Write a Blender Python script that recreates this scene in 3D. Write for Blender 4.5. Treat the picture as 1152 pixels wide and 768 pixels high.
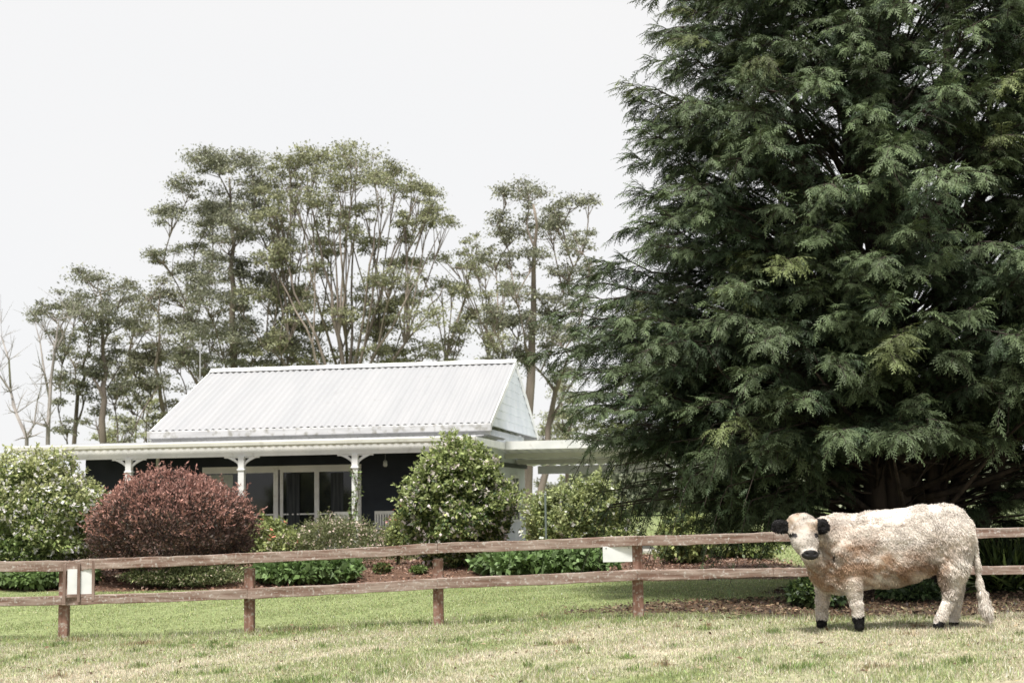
import bpy, bmesh, math, random
import numpy as np
from mathutils import Vector, Matrix

for o in list(bpy.data.objects): bpy.data.objects.remove(o)
scene = bpy.context.scene
COL = scene.collection
PI = math.pi
R_ = math.radians
rng = np.random.default_rng(7)
random.seed(7)

# ------------------------------------------------------------------ camera
EYE = 1.6; FPX = 1600.0; PITCH = math.atan(171 / 1600.0); ROLL = R_(1.0)
F0 = Vector((0, math.cos(PITCH), math.sin(PITCH)))
U0 = Vector((0, -math.sin(PITCH), math.cos(PITCH)))
X0 = Vector((1, 0, 0))
RX = (X0 * math.cos(ROLL) - U0 * math.sin(ROLL)).normalized()
UX = (U0 * math.cos(ROLL) + X0 * math.sin(ROLL)).normalized()
cam = bpy.data.cameras.new('camera'); camo = bpy.data.objects.new('camera', cam); COL.objects.link(camo)
M = Matrix((RX, UX, -F0)).transposed().to_4x4(); M.translation = Vector((0, 0, EYE)); camo.matrix_world = M
cam.sensor_width = 36; cam.lens = 50; cam.clip_end = 3000; cam.clip_start = .1
cam.dof.use_dof = True; cam.dof.focus_distance = 16.0; cam.dof.aperture_fstop = 2.8
scene.camera = camo

def P(px, py, d):
    v = F0 * FPX + RX * (px - 576) + UX * (384 - py)
    v = v * (d / v.y)
    return Vector((v.x, v.y, v.z + EYE))

# ------------------------------------------------------------------ world, sun, exposure
w = bpy.data.worlds.new('World'); scene.world = w; w.use_nodes = True
nt = w.node_tree; nt.nodes.clear()
SUN_EL, SUN_AZ = R_(67), R_(196)          # azimuth clockwise from +Y: high, behind the camera, a little left
sky = nt.nodes.new('ShaderNodeTexSky'); sky.sky_type = 'NISHITA'; sky.sun_disc = False
sky.sun_elevation = SUN_EL; sky.sun_rotation = SUN_AZ
b1 = nt.nodes.new('ShaderNodeBackground'); b1.inputs[1].default_value = .05
nt.links.new(sky.outputs[0], b1.inputs[0])
b2 = nt.nodes.new('ShaderNodeBackground'); b2.inputs[1].default_value = 1.0   # bright even cloud cover
cn = nt.nodes.new('ShaderNodeTexNoise'); cn.inputs['Scale'].default_value = 1.6; cn.inputs['Detail'].default_value = 3
ctc = nt.nodes.new('ShaderNodeTexCoord'); nt.links.new(ctc.outputs['Generated'], cn.inputs[0])
ccr = nt.nodes.new('ShaderNodeValToRGB'); ccr.color_ramp.elements[0].position = .35; ccr.color_ramp.elements[1].position = .65
ccr.color_ramp.elements[0].color = (.625, .63, .64, 1); ccr.color_ramp.elements[1].color = (.65, .645, .642, 1)
nt.links.new(cn.outputs[0], ccr.inputs[0]); nt.links.new(ccr.outputs[0], b2.inputs[0])
mx = nt.nodes.new('ShaderNodeMixShader'); mx.inputs[0].default_value = .93
out = nt.nodes.new('ShaderNodeOutputWorld')
nt.links.new(b1.outputs[0], mx.inputs[1]); nt.links.new(b2.outputs[0], mx.inputs[2]); nt.links.new(mx.outputs[0], out.inputs[0])
sl = bpy.data.lights.new('sun', 'SUN'); sl.energy = 4.4; sl.angle = R_(11); sl.color = (1, .965, .9)
so = bpy.data.objects.new('sun', sl); COL.objects.link(so)
sd = Vector((math.sin(SUN_AZ) * math.cos(SUN_EL), math.cos(SUN_AZ) * math.cos(SUN_EL), math.sin(SUN_EL)))
so.rotation_euler = sd.to_track_quat('Z', 'Y').to_euler(); so.location = (0, 0, 30)
scene.view_settings.view_transform = 'Standard'; scene.view_settings.look = 'None'
scene.view_settings.exposure = 0.6; scene.view_settings.gamma = 1.0
scene.render.engine = 'CYCLES'
scene.cycles.max_bounces = 5; scene.cycles.diffuse_bounces = 3; scene.cycles.transmission_bounces = 3

# ------------------------------------------------------------------ materials
def mat_new(name):
    m = bpy.data.materials.new(name); m.use_nodes = True
    n = m.node_tree; b = n.nodes['Principled BSDF']
    return m, n, b

def noise_mat(name, c1, c2, scale=6, rough=.8, detail=6, bump=.0, stretch=(1, 1, 1), c3=None, s3=30, contrast=(.35, .65), t3=(.5, .7), metallic=0, spec=.3):
    m, n, b = mat_new(name)
    tc = n.nodes.new('ShaderNodeTexCoord'); mp = n.nodes.new('ShaderNodeMapping'); mp.inputs['Scale'].default_value = stretch
    n.links.new(tc.outputs['Object'], mp.inputs[0])
    nz = n.nodes.new('ShaderNodeTexNoise'); nz.inputs['Scale'].default_value = scale; nz.inputs['Detail'].default_value = detail
    n.links.new(mp.outputs[0], nz.inputs[0])
    cr = n.nodes.new('ShaderNodeValToRGB'); cr.color_ramp.elements[0].position = contrast[0]; cr.color_ramp.elements[1].position = contrast[1]
    cr.color_ramp.elements[0].color = (*c1, 1); cr.color_ramp.elements[1].color = (*c2, 1)
    n.links.new(nz.outputs[0], cr.inputs[0]); last = cr.outputs[0]
    if c3:
        n3 = n.nodes.new('ShaderNodeTexNoise'); n3.inputs['Scale'].default_value = s3; n3.inputs['Detail'].default_value = 4
        n.links.new(tc.outputs['Object'], n3.inputs[0])
        r3 = n.nodes.new('ShaderNodeMapRange'); r3.inputs[1].default_value = t3[0]; r3.inputs[2].default_value = t3[1]
        n.links.new(n3.outputs[0], r3.inputs[0])
        mi = n.nodes.new('ShaderNodeMix'); mi.data_type = 'RGBA'
        n.links.new(r3.outputs[0], mi.inputs[0]); n.links.new(last, mi.inputs[6]); mi.inputs[7].default_value = (*c3, 1); last = mi.outputs[2]
    n.links.new(last, b.inputs['Base Color'])
    b.inputs['Roughness'].default_value = rough; b.inputs['Metallic'].default_value = metallic; b.inputs['Specular IOR Level'].default_value = spec
    if bump:
        bp = n.nodes.new('ShaderNodeBump'); bp.inputs['Strength'].default_value = bump; bp.inputs['Distance'].default_value = .02
        n.links.new(nz.outputs[0], bp.inputs['Height']); n.links.new(bp.outputs[0], b.inputs['Normal'])
    return m

def leaf_mat(name, trans=.3, rough=.5, spec=.3, tint=(1, 1, 1)):
    m, n, b = mat_new(name)
    at = n.nodes.new('ShaderNodeAttribute'); at.attribute_name = 'Col'
    n.links.new(at.outputs['Color'], b.inputs['Base Color']); b.inputs['Roughness'].default_value = rough
    b.inputs['Specular IOR Level'].default_value = spec
    if trans > 0:
        tr = n.nodes.new('ShaderNodeBsdfTranslucent'); ms = n.nodes.new('ShaderNodeMixShader'); ms.inputs[0].default_value = trans
        n.links.new(at.outputs['Color'], tr.inputs[0])
        n.links.new(b.outputs[0], ms.inputs[1]); n.links.new(tr.outputs[0], ms.inputs[2])
        n.links.new(ms.outputs[0], n.nodes['Material Output'].inputs[0])
    return m

def plain(name, c, rough=.6, metallic=0, spec=.4, var=.12):
    return noise_mat(name, tuple(x * (1 - var) for x in c), c, scale=3, rough=rough, metallic=metallic, spec=spec)

MLEAF = leaf_mat('leaf'); MCON = leaf_mat('conifer_leaf', .12, .55, .25); MEUC = leaf_mat('gum_leaf', .3, .5, .35)
MGRASS = leaf_mat('grass_blade', .3, .6, .2); MFLOWER = leaf_mat('petal', .35, .6, .2); MHAIR = leaf_mat('cow_hair', .25, .7, .15)
MSKIN = leaf_mat('cow_skin', 0, .7, .25)
MBARK = noise_mat('bark', (.022, .018, .015), (.06, .046, .037), scale=8, stretch=(1, 1, .2), rough=.9, bump=.6)
MGUM = noise_mat('gum_bark', (.11, .09, .075), (.28, .235, .2), scale=1.2, stretch=(1, 1, .3), rough=.8, bump=.2)
MDEAD = noise_mat('dead_wood', (.2, .18, .17), (.36, .33, .31), scale=2, stretch=(1, 1, .3), rough=.8)
MTWIG = noise_mat('twig', (.06, .045, .03), (.13, .1, .07), scale=10, rough=.9)

# ------------------------------------------------------------------ object helpers
def tag(o, label=None, cat=None, group=None, kind=None):
    if label: o['label'] = label
    if cat: o['category'] = cat
    if group: o['group'] = group
    if kind: o['kind'] = kind
    return o

def empty(name, loc, rz=0):
    o = bpy.data.objects.new(name, None); COL.objects.link(o); o.location = loc; o.rotation_euler = (0, 0, rz); o.empty_display_size = .2
    return o

def link_mesh(name, me, m, parent=None):
    o = bpy.data.objects.new(name, me); COL.objects.link(o); o.data.materials.append(m)
    if parent: o.parent = parent
    return o

def np_mesh(name, V, Fq, m, parent=None, cols=None, domain='FACE', smooth=False, origin=None):
    """V (n,3), Fq (k,3|4) int"""
    V = np.asarray(V, dtype=np.float32); Fq = np.asarray(Fq, dtype=np.int32)
    if origin is not None: V = V - np.asarray(origin, dtype=np.float32)
    me = bpy.data.meshes.new(name); nf, k = Fq.shape
    me.vertices.add(len(V)); me.vertices.foreach_set('co', V.ravel())
    me.loops.add(nf * k); me.loops.foreach_set('vertex_index', Fq.ravel())
    me.polygons.add(nf); me.polygons.foreach_set('loop_start', np.arange(0, nf * k, k, dtype=np.int32))
    me.polygons.foreach_set('loop_total', np.full(nf, k, dtype=np.int32))
    if smooth: me.polygons.foreach_set('use_smooth', np.ones(nf, dtype=bool))
    me.update(calc_edges=True)
    if cols is not None:
        a = me.attributes.new('Col', 'FLOAT_COLOR', domain)
        c = np.ones((len(cols), 4), dtype=np.float32); c[:, :3] = cols
        a.data.foreach_set('color', c.ravel())
    me.validate()
    return link_mesh(name, me, m, parent)

class MB:
    def __init__(s): s.v = []; s.f = []
    def add(s, vs, fs):
        b = len(s.v); s.v += [tuple(v) for v in vs]; s.f += [tuple(i + b for i in f) for f in fs]; return s
    def box(s, x0, x1, y0, y1, z0, z1):
        vs = [(x, y, z) for z in (z0, z1) for y in (y0, y1) for x in (x0, x1)]
        return s.add(vs, [(0, 2, 3, 1), (4, 5, 7, 6), (0, 1, 5, 4), (2, 6, 7, 3), (0, 4, 6, 2), (1, 3, 7, 5)])
    def bar(s, a, b, wd, ht, up=(0, 0, 1)):
        a = Vector(a); b = Vector(b); t = (b - a).normalized(); u = Vector(up)
        sx = t.cross(u).normalized(); uu = sx.cross(t).normalized()
        vs = []
        for p in (a, b):
            for (i, j) in ((-1, -1), (1, -1), (1, 1), (-1, 1)): vs.append(p + sx * i * wd / 2 + uu * j * ht / 2)
        return s.add(vs, [(0, 1, 2, 3), (7, 6, 5, 4), (0, 4, 5, 1), (1, 5, 6, 2), (2, 6, 7, 3), (3, 7, 4, 0)])
    def tube(s, pts, rad, n=6, cap=True):
        pts = [Vector(p) for p in pts]; b = len(s.v); m = len(pts)
        if not hasattr(rad, '__len__'): rad = [rad] * m
        for i, p in enumerate(pts):
            t = (pts[min(i + 1, m - 1)] - pts[max(i - 1, 0)])
            t = t.normalized() if t.length > 1e-9 else Vector((0, 0, 1))
            a = t.cross(Vector((.31, .87, .11))); a = a.normalized() if a.length > 1e-6 else Vector((1, 0, 0)); c = t.cross(a)
            for k in range(n):
                an = 2 * PI * k / n; q = p + (a * math.cos(an) + c * math.sin(an)) * rad[i]; s.v.append(tuple(q))
        for i in range(m - 1):
            for k in range(n):
                k2 = (k + 1) % n; s.f.append((b + i * n + k, b + i * n + k2, b + (i + 1) * n + k2, b + (i + 1) * n + k))
        if cap: s.f.append(tuple(b + (m - 1) * n + k for k in range(n))); s.f.append(tuple(b + k for k in reversed(range(n))))
        return s
    def prism(s, poly, axis_pts):
        """poly: list of 3D pts, extruded by vector axis_pts"""
        n = len(poly); e = Vector(axis_pts); vs = [Vector(p) for p in poly]; vs += [v + e for v in vs]
        fs = [tuple(range(n - 1, -1, -1)), tuple(range(n, 2 * n))] + [(i, (i + 1) % n, n + (i + 1) % n, n + i) for i in range(n)]
        return s.add(vs, fs)
    def build(s, name, m, parent=None, smooth=False, bevel=0, origin=None):
        me = bpy.data.meshes.new(name)
        vs = s.v if origin is None else [tuple(Vector(v) - Vector(origin)) for v in s.v]
        me.from_pydata(vs, [], s.f); me.update()
        bm = bmesh.new(); bm.from_mesh(me); bmesh.ops.recalc_face_normals(bm, faces=bm.faces); bm.to_mesh(me); bm.free()
        if smooth:
            for p in me.polygons: p.use_smooth = True
        o = link_mesh(name, me, m, parent)
        if bevel:
            md = o.modifiers.new('bevel', 'BEVEL'); md.width = bevel; md.segments = 2; md.limit_method = 'ANGLE'
        return o

# leaf templates: (verts, quads); unit length along +x, +z = leaf normal
T_LEAF = (np.array([(0, 0, 0), (.45, .28, .05), (1, 0, -.08), (.45, -.28, .05)], float), np.array([(0, 1, 2, 3)]))
T_LONG = (np.array([(0, 0, 0), (.4, .11, .0), (1, 0, -.15), (.4, -.11, .0)], float), np.array([(0, 1, 2, 3)]))
def frond_template(n=9):
    V = []; Fq = []
    def leaf(p, ang, L, W, dz):
        c, s_ = math.cos(ang), math.sin(ang); b = len(V)
        for (a, bb, zz) in ((0, 0, 0), (.45, .5 * W / L, dz * .3), (1, 0, dz), (.45, -.5 * W / L, dz * .3)):
            x = a * L; y = bb * L; V.append((p[0] + x * c - y * s_, p[1] + x * s_ + y * c, p[2] + zz * L))
        Fq.append((b, b + 1, b + 2, b + 3))
    for i in range(n):
        t = .08 + .84 * i / (n - 1); sg = 1 if i % 2 else -1
        leaf((t, 0, -.22 * t * t), sg * (.75 - .25 * t), .42 * (1 - .55 * t), .075, -.35)
    leaf((0, 0, 0), 0, 1.05, .07, -.22)
    return np.array(V), np.array(Fq)
T_FROND = frond_template(7)

def norm(a): return a / np.maximum(np.linalg.norm(a, axis=-1, keepdims=True), 1e-9)

def scatter(name, pos, dirs, nrm, scale, tmpl, cols, m, parent=None, widen=None, origin=None):
    pos = np.asarray(pos, float); N = len(pos); x = norm(np.asarray(dirs, float)); y = norm(np.cross(nrm, x)); z = np.cross(x, y)
    tv, tf = tmpl; K = len(tv)
    wd = np.ones(N) if widen is None else widen
    V = pos[:, None, :] + (tv[None, :, 0:1] * x[:, None, :] + tv[None, :, 1:2] * y[:, None, :] * wd[:, None, None] + tv[None, :, 2:3] * z[:, None, :]) * np.asarray(scale)[:, None, None]
    Fq = (tf[None] + (np.arange(N) * K)[:, None, None]).reshape(-1, tf.shape[1])
    c = np.repeat(cols, len(tf), axis=0)
    return np_mesh(name, V.reshape(-1, 3), Fq, m, parent, cols=c, origin=origin)

def rdirs(n, g=None):
    g = g or rng
    return norm(g.normal(size=(n, 3)))

def vary(c, n, v=.25, hue=.08, g=None):
    g = g or rng
    c = np.asarray(c, float); k = np.exp(g.normal(0, v, (n, 1))); h = 1 + g.normal(0, hue, (n, 3))
    return np.clip(c * k * h, .003, .95)

# cheap smooth noise
_ph = np.random.default_rng(3).uniform(0, 6.28, (12, 3)); _dr = norm(np.random.default_rng(4).normal(size=(12, 3)))
def snoise(p, s=1.0):
    p = np.asarray(p, float) * s; o = 0
    for i in range(6):
        f = 1.0 * 1.45 ** i
        o = o + np.sin(p @ _dr[i] * f * 2.1 + _ph[i, 0] + 1.7 * np.sin(p @ _dr[(i + 5) % 12] * f * 1.3 + _ph[i, 1])) / (1.25 ** i)
    return o / 2.6

def sstep(x, a, b):
    t = np.clip((x - a) / (b - a), 0, 1); return t * t * (3 - 2 * t)

# ------------------------------------------------------------------ ground
def bed(x, y):
    """garden bed mask: a long mulched bed before the house"""
    edge = 25.3 + .35 * np.sin(x * .55 + .6) + .12 * np.sin(x * 1.9)
    right = sstep(x, 6.5, 4.5)
    return sstep(y, edge, edge + .25) * sstep(y, 33.2, 32.6) * right
def litter(x, y):  # leaf litter patch, also putting the conifer's shade into the ground colour
    p = np.stack([np.asarray(x, float), np.asarray(y, float), np.zeros_like(x, float)], -1)
    r = np.sqrt(((x - 6.6) / 5.6) ** 2 + ((y - 18.7) / 2.05) ** 2)
    r2 = np.sqrt(((x - 5.6) / 1.8) ** 2 + ((y - 21.8) / 2.0) ** 2)
    r = np.minimum(r, r2)
    return sstep(r + .16 * snoise(p, .9), 1.12, .85)
def zg(x, y):
    x = np.asarray(x, float); y = np.asarray(y, float)
    s = -.14 + .23 * sstep(x, -6, 1.5)
    z = s * sstep(y, 25, 18.5)
    z = z + .16 * bed(x, y) * sstep(y, 25.3, 27.5)
    p = np.stack([x, y, 0 * x], -1)
    return z + .012 * snoise(p, .8)
def gz(x, y): return float(zg(np.array([x]), np.array([y]))[0])
def on_ground(px, d, dz=0):
    """ground point seen in column px at depth d"""
    v = P(px, 640, d)
    return Vector((v.x, v.y, gz(v.x, v.y) + dz))

DRY = np.array((.43, .38, .28)); GRN = np.array((.23, .265, .12)); MULCH = np.array((.14, .085, .06)); LITTER_SHADE = np.array((.10, .07, .05))
def dryness(x, y):
    p = np.stack([x, y, 0 * x], -1)
    fy = 17.6 + .25 * (-x) * .25 + .5 * snoise(p, .35)
    front = sstep(y, fy + 1.5, fy - 1.7)
    return np.clip(front * (.58 + .5 * snoise(p, .9) + .3 * snoise(p, 3.1)), 0, 1)
def ground_col(x, y):
    d = dryness(x, y)[..., None]; c = GRN * (1 - d) + DRY * d
    b_ = bed(x, y)[..., None]; c = c * (1 - b_) + MULCH * b_
    l = litter(x, y)[..., None]; c = c * (1 - l) + LITTER_SHADE * l
    far = sstep(y, 60, 120)[..., None]
    return c * (1 - far) + np.array((.10, .13, .05)) * far

xs = np.concatenate([-np.geomspace(900, 14, 22), np.arange(-13.6, 13.7, .2), np.geomspace(14, 900, 22)])
ys = np.concatenate([[-300, -60, -15, -3, 3, 7], np.arange(10, 36, .2), np.geomspace(36.5, 1500, 30)])
GX, GY = np.meshgrid(xs, ys); GZ = zg(GX, GY); GZ = np.where(GY > 60, 0, GZ)
V = np.stack([GX, GY, GZ], -1).reshape(-1, 3); nx = len(xs); ny = len(ys)
ii = (np.arange(ny - 1)[:, None] * nx + np.arange(nx - 1)[None]).ravel()
FQ = np.stack([ii, ii + 1, ii + nx + 1, ii + nx], -1)
mg, n, b = mat_new('ground_soil')
at = n.nodes.new('ShaderNodeAttribute'); at.attribute_name = 'Col'
nz = n.nodes.new('ShaderNodeTexNoise'); nz.inputs['Scale'].default_value = 9; nz.inputs['Detail'].default_value = 10; nz.inputs['Roughness'].default_value = .7
tc = n.nodes.new('ShaderNodeTexCoord'); n.links.new(tc.outputs['Object'], nz.inputs[0])
mr = n.nodes.new('ShaderNodeMapRange'); mr.inputs[1].default_value = .3; mr.inputs[2].default_value = .7; mr.inputs[3].default_value = .5; mr.inputs[4].default_value = 1.25
n.links.new(nz.outputs[0], mr.inputs[0])
vm = n.nodes.new('ShaderNodeVectorMath'); vm.operation = 'SCALE'; n.links.new(at.outputs['Color'], vm.inputs[0]); n.links.new(mr.outputs[0], vm.inputs['Scale'])
n.links.new(vm.outputs[0], b.inputs['Base Color']); b.inputs['Roughness'].default_value = .95; b.inputs['Specular IOR Level'].default_value = .1
bp = n.nodes.new('ShaderNodeBump'); bp.inputs['Strength'].default_value = .6; bp.inputs['Distance'].default_value = .03
n.links.new(nz.outputs[0], bp.inputs['Height']); n.links.new(bp.outputs[0], b.inputs['Normal'])
g_o = np_mesh('ground', V, FQ, mg, cols=ground_col(GX, GY).reshape(-1, 3), domain='POINT', smooth=True)
tag(g_o, kind='structure')

# grass blades
def make_grass(name, n, y0, y1, label, hmin, hmax, wid, seed, xpad=1.5):
    g = np.random.default_rng(seed)
    u = g.random(n); y = np.sqrt(y0 ** 2 + u * (y1 ** 2 - y0 ** 2)); x = g.uniform(-1, 1, n) * (y * .37 + xpad)
    p = np.stack([x, y, 0 * x], -1)
    keep = (bed(x, y) < .4) & (g.random(n) > litter(x, y) * .93)
    clump = snoise(p, 2.7)
    keep &= g.random(n) < .8 + .3 * clump
    # no grass where the trunk or hooves stand is not needed; blades are thin
    x, y, p, clump = x[keep], y[keep], p[keep], clump[keep]; n = len(x)
    d = dryness(x, y)
    isdry = g.random(n) < d * .82 + .04
    c = np.where(isdry[:, None], vary((.60, .555, .43), n, .28, .05, g), vary((.31, .355, .165), n, .27, .07, g))
    h = g.uniform(hmin, hmax, n) * (1 + .35 * clump)
    p4 = snoise(p, .6)
    tall = sstep(p4, .55, .9) * (y < 18)
    h = h * (1 + .8 * tall)
    fence = np.exp(-((y - (17.3 - x * .19)) / .22) ** 2); h = h * (1 + 1.3 * fence * g.random(n))
    az = g.uniform(0, 2 * PI, n); lean = np.abs(g.normal(0, 1.0, n))
    dv = np.stack([np.cos(az) * np.sin(lean), np.sin(az) * np.sin(lean), np.maximum(np.cos(lean), .12)], -1)
    nr = rdirs(n, g)
    pos = np.stack([x, y, zg(x, y) - .004], -1)
    o = scatter(name, pos, dv, nr, h, T_LONG, c, MGRASS, widen=np.full(n, wid) / (h * .22) * np.ones(n))
    tag(o, label, 'grass', kind='stuff'); return o
make_grass('paddock_grass', 340000, 11.2, 18.5, 'dry straw coloured paddock grass in front of the fence', .022, .055, .0062, 11)
make_grass('lawn_grass', 190000, 18.5, 27, 'short green mown lawn between the fence and the garden bed', .02, .042, .009, 12)
make_grass('far_grass', 60000, 27, 60, 'green grass around and beyond the house', .04, .09, .03, 13)

def weeds():
    g = np.random.default_rng(88); PX = []; DV = []; HT = []; CC = []
    spots = [(330, 17.9, .5), (352, 17.8, .35), (395, 17.75, .35), (418, 17.7, .3), (440, 17.75, .4), (470, 17.7, .3), (530, 17.5, .25), (350, 12.6, .8), (395, 12.3, .6), (430, 12.8, .5), (980, 12.2, .25), (250, 13.8, .3), (640, 14.6, .25), (160, 17.2, .4), (60, 17.4, .4), (715, 17.0, .25), (1080, 12.4, .5), (900, 12.2, .4), (85, 18.0, .3), (610, 17.3, .3), (545, 18.0, .3)]
    spots += [(g.uniform(0, 1152), g.uniform(12, 18), g.uniform(.06, .2)) for _ in range(60)]
    for (px, d, r) in spots:
        v = P(px, 640, d); m = int(900 * r); a = g.uniform(0, 2 * PI, m); rr = r * g.random(m) ** .8 * 1.2 * (1 + .3 * np.sin(3 * a)); x = v.x + np.cos(a) * rr; y = v.y + np.sin(a) * rr * .6
        lean = np.abs(g.normal(0, .6, m)); az = g.uniform(0, 2 * PI, m)
        PX.append(np.stack([x, y, zg(x, y)], -1)); DV.append(np.stack([np.cos(az) * np.sin(lean), np.sin(az) * np.sin(lean), np.maximum(np.cos(lean), .1)], -1))
        HT.append(g.uniform(.03, .085, m) * (1.2 - rr / r * .6)); CC.append(vary((.2, .26, .10) if g.random() < .8 else (.3, .24, .15), m, .35, .08, g))
    PX = np.concatenate(PX); HT = np.concatenate(HT)
    tag(scatter('weeds', PX, np.concatenate(DV), rdirs(len(PX), g), HT, T_LONG, np.concatenate(CC), MGRASS, widen=np.full(len(PX), .5)), 'darker green weedy tufts dotted over the paddock and along the fence', 'weeds', kind='stuff')
weeds()
# mulch chips, and leaf litter that also stands for tree shade
def chips(name, n, fn, box, cols, label, cat, size, seed):
    g = np.random.default_rng(seed)
    x = g.uniform(box[0], box[1], n); y = g.uniform(box[2], box[3], n); k = g.random(n) < fn(x, y); x, y = x[k], y[k]; n = len(x)
    dv = rdirs(n, g); dv[:, 2] *= .35
    nr = rdirs(n, g); nr[:, 2] = np.abs(nr[:, 2]) + .8
    pos = np.stack([x, y, zg(x, y) + g.uniform(0, .03, n)], -1)
    pal = np.array(cols)[g.integers(0, len(cols), n)] * np.exp(g.normal(0, .25, (n, 1)))
    tag(scatter(name, pos, dv, nr, g.uniform(size * .5, size * 1.5, n), T_LEAF, np.clip(pal, 0, .8), MLEAF), label, cat, kind='stuff')
chips('bark_mulch', 26000, bed, (-11, 6.5, 25, 33), [(.3, .17, .12), (.16, .09, .06), (.42, .3, .24), (.09, .05, .04)], 'reddish brown bark mulch covering the garden bed', 'mulch', .06, 21)
chips('fallen_leaves', 2600, lambda x, y: .5 + .5 * snoise(np.stack([x, y, 0 * x], -1), .8), (-7, 8, 11.5, 18.5), [(.2, .13, .08), (.12, .08, .05), (.38, .3, .2)], 'scattered dry brown leaves and twigs in the paddock grass', 'fallen leaves', .05, 23)
chips('shade_litter', 26000, litter, (.5, 12.5, 15.8, 24), [(.16, .1, .065), (.09, .06, .045), (.28, .2, .13), (.05, .035, .03)], 'brown fallen leaf litter under the big conifer, also standing in for its shade', 'leaf litter', .055, 22)

# ------------------------------------------------------------------ house
TH = R_(8.6)
HO = Vector((-.58, 35.5, 0))
house = tag(empty('house', HO, -TH), 'cottage with white corrugated gable roof, dark blue walls and fretwork verandah', 'house')
def HL(px, py, v):
    """point of the plane local y = v seen at pixel, in house coordinates"""
    d = F0 * FPX + RX * (px - 576) + UX * (384 - py)
    nrm = Vector((math.sin(TH), math.cos(TH), 0)); o = Vector((0, 0, EYE))
    t = (v - (o - HO).dot(nrm)) / d.dot(nrm)
    q = o + d * t - HO
    return Vector((q.dot(Vector((math.cos(TH), -math.sin(TH), 0))), v, q.z))
MWHITE = noise_mat('white_paint', (.66, .67, .67), (.8, .8, .79), scale=2, rough=.55, c3=(.5, .49, .46), s3=5, t3=(.6, .85))
MNAVY = noise_mat('navy_weatherboard', (.012, .016, .024), (.02, .026, .036), scale=2, rough=.6)
MBOARD = noise_mat('pale_weatherboard', (.55, .59, .63), (.66, .69, .72), scale=1.5, rough=.6, c3=(.45, .45, .43), s3=3, t3=(.6, .85))
MROOF = noise_mat('roof_sheet', (.315, .318, .33), (.345, .345, .355), scale=.8, rough=.45, stretch=(3, .4, .4), c3=(.28, .28, .28), s3=4, t3=(.62, .9), spec=.4)
MGUT = noise_mat('gutter_paint', (.44, .44, .45), (.56, .56, .57), scale=3, rough=.5, stretch=(.4, 2, 2), c3=(.26, .25, .22), s3=6)
MCREAM = noise_mat('cream_gutter', (.5, .5, .44), (.6, .6, .54), scale=3, rough=.5, stretch=(.4, 2, 2), c3=(.3, .29, .24), s3=6, t3=(.6, .9))
MGLASS, n_, b_ = mat_new('window_glass'); b_.inputs['Base Color'].default_value = (.01, .012, .015, 1); b_.inputs['Roughness'].default_value = .06; b_.inputs['Specular IOR Level'].default_value = .5
MCURT = noise_mat('curtain_fabric', (.32, .35, .33), (.45, .48, .45), scale=4, rough=.9)
MDECK = noise_mat('deck_boards', (.16, .12, .09), (.25, .2, .16), scale=4, stretch=(1, 8, 1), rough=.7)

L = -HL(170, 491, 0).x; HALF = 4.4
ze = HL(550, 475.5, 0).z; zr = P(580, 407, 39.95).z
print('eave', ze, 'ridge', zr)
zf = .28                       # verandah floor
wall_v = .32; wx0, wx1 = -L + .35, -.38
def corr(x): return .016 * math.cos(2 * PI * x / .152)
def sheet(name, a, bx, va, za, vb, zb, m, parent, amp=.02, thick=.012, pitch=.18):
    """corrugated sheet from local x a..bx, falling from (va,za) to (vb,zb)"""
    nseg = int((bx - a) / (pitch / 8)); s = MB(); vs = []
    for i in range(nseg + 1):
        x = a + (bx - a) * i / nseg; ph = (x / pitch) % 1
        z = amp * math.cos(2 * PI * ph)
        vs.append((x, va, za + z)); vs.append((x, vb, zb + z))
    off = len(vs); vs += [(x, y, z - thick) for (x, y, z) in vs]
    fs = []
    for i in range(nseg):
        k = 2 * i; fs += [(k, k + 1, k + 3, k + 2), (off + k, off + k + 2, off + k + 3, off + k + 1), (k + 1, off + k + 1, off + k + 3, k + 3), (k, k + 2, off + k + 2, off + k)]
    return s.add(vs, fs).build(name, m, parent, smooth=False)
roof = sheet('roof', -L, 0, HALF, zr, -.06, ze + .01, MROOF, house)
back = sheet('roof', -L, 0, HALF, zr - .004, 2 * HALF + .02, ze + .02, MROOF, house)
ridge = MB()
for k in range(40):            # scalloped ridge capping: gaps show between the corrugations
    pass
ridge.bar((-L - .03, HALF - .11, zr - .008), (.03, HALF - .11, zr - .008), .2, .02, up=(0, -(zr - ze), HALF))
ridge.bar((-L - .03, HALF + .11, zr - .008), (.03, HALF + .11, zr - .008), .2, .02, up=(0, (zr - ze), HALF))
ridge.tube([(-L - .04, HALF, zr + .035), (.04, HALF, zr + .035)], .035, 8)
ro = ridge.build('ridge_cap', MWHITE, roof)
ol = []; x = -L + .05
while x < -.15:
    ol += [(x, HALF - .20, zr - .14), (x + .10, HALF - .20, zr - .14), (x + .10, HALF - .20, zr - .062), (x + .19, HALF - .20, zr - .062)]; x += .19
ol += [(x, HALF - .20, zr - .05), (-L + .05, HALF - .20, zr - .05)]
MB().prism(ol, (0, .03, 0)).build('ridge_gap_shade', plain('gap_shade', (.06, .06, .065)), roof)  # dark comb standing for the shaded gaps under the ridge capping
MB().box(-L - .06, .05, -.15, -.01, ze - .21, ze - .012).build('gutter', MGUT, house, bevel=.02)
MB().box(-L, 0, .0, .03, ze - .3, ze - .04).build('fascia', MWHITE, house)
MB().box(-L - .06, .05, 2 * HALF + .01, 2 * HALF + .15, ze - .13, ze + .005).build('gutter', MGUT, house, bevel=.02)
MB().tube([(-L + .15, .1, zf), (-L + .15, .1, ze - .1)], .045, 8).build('downpipe', MWHITE, house)
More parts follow.
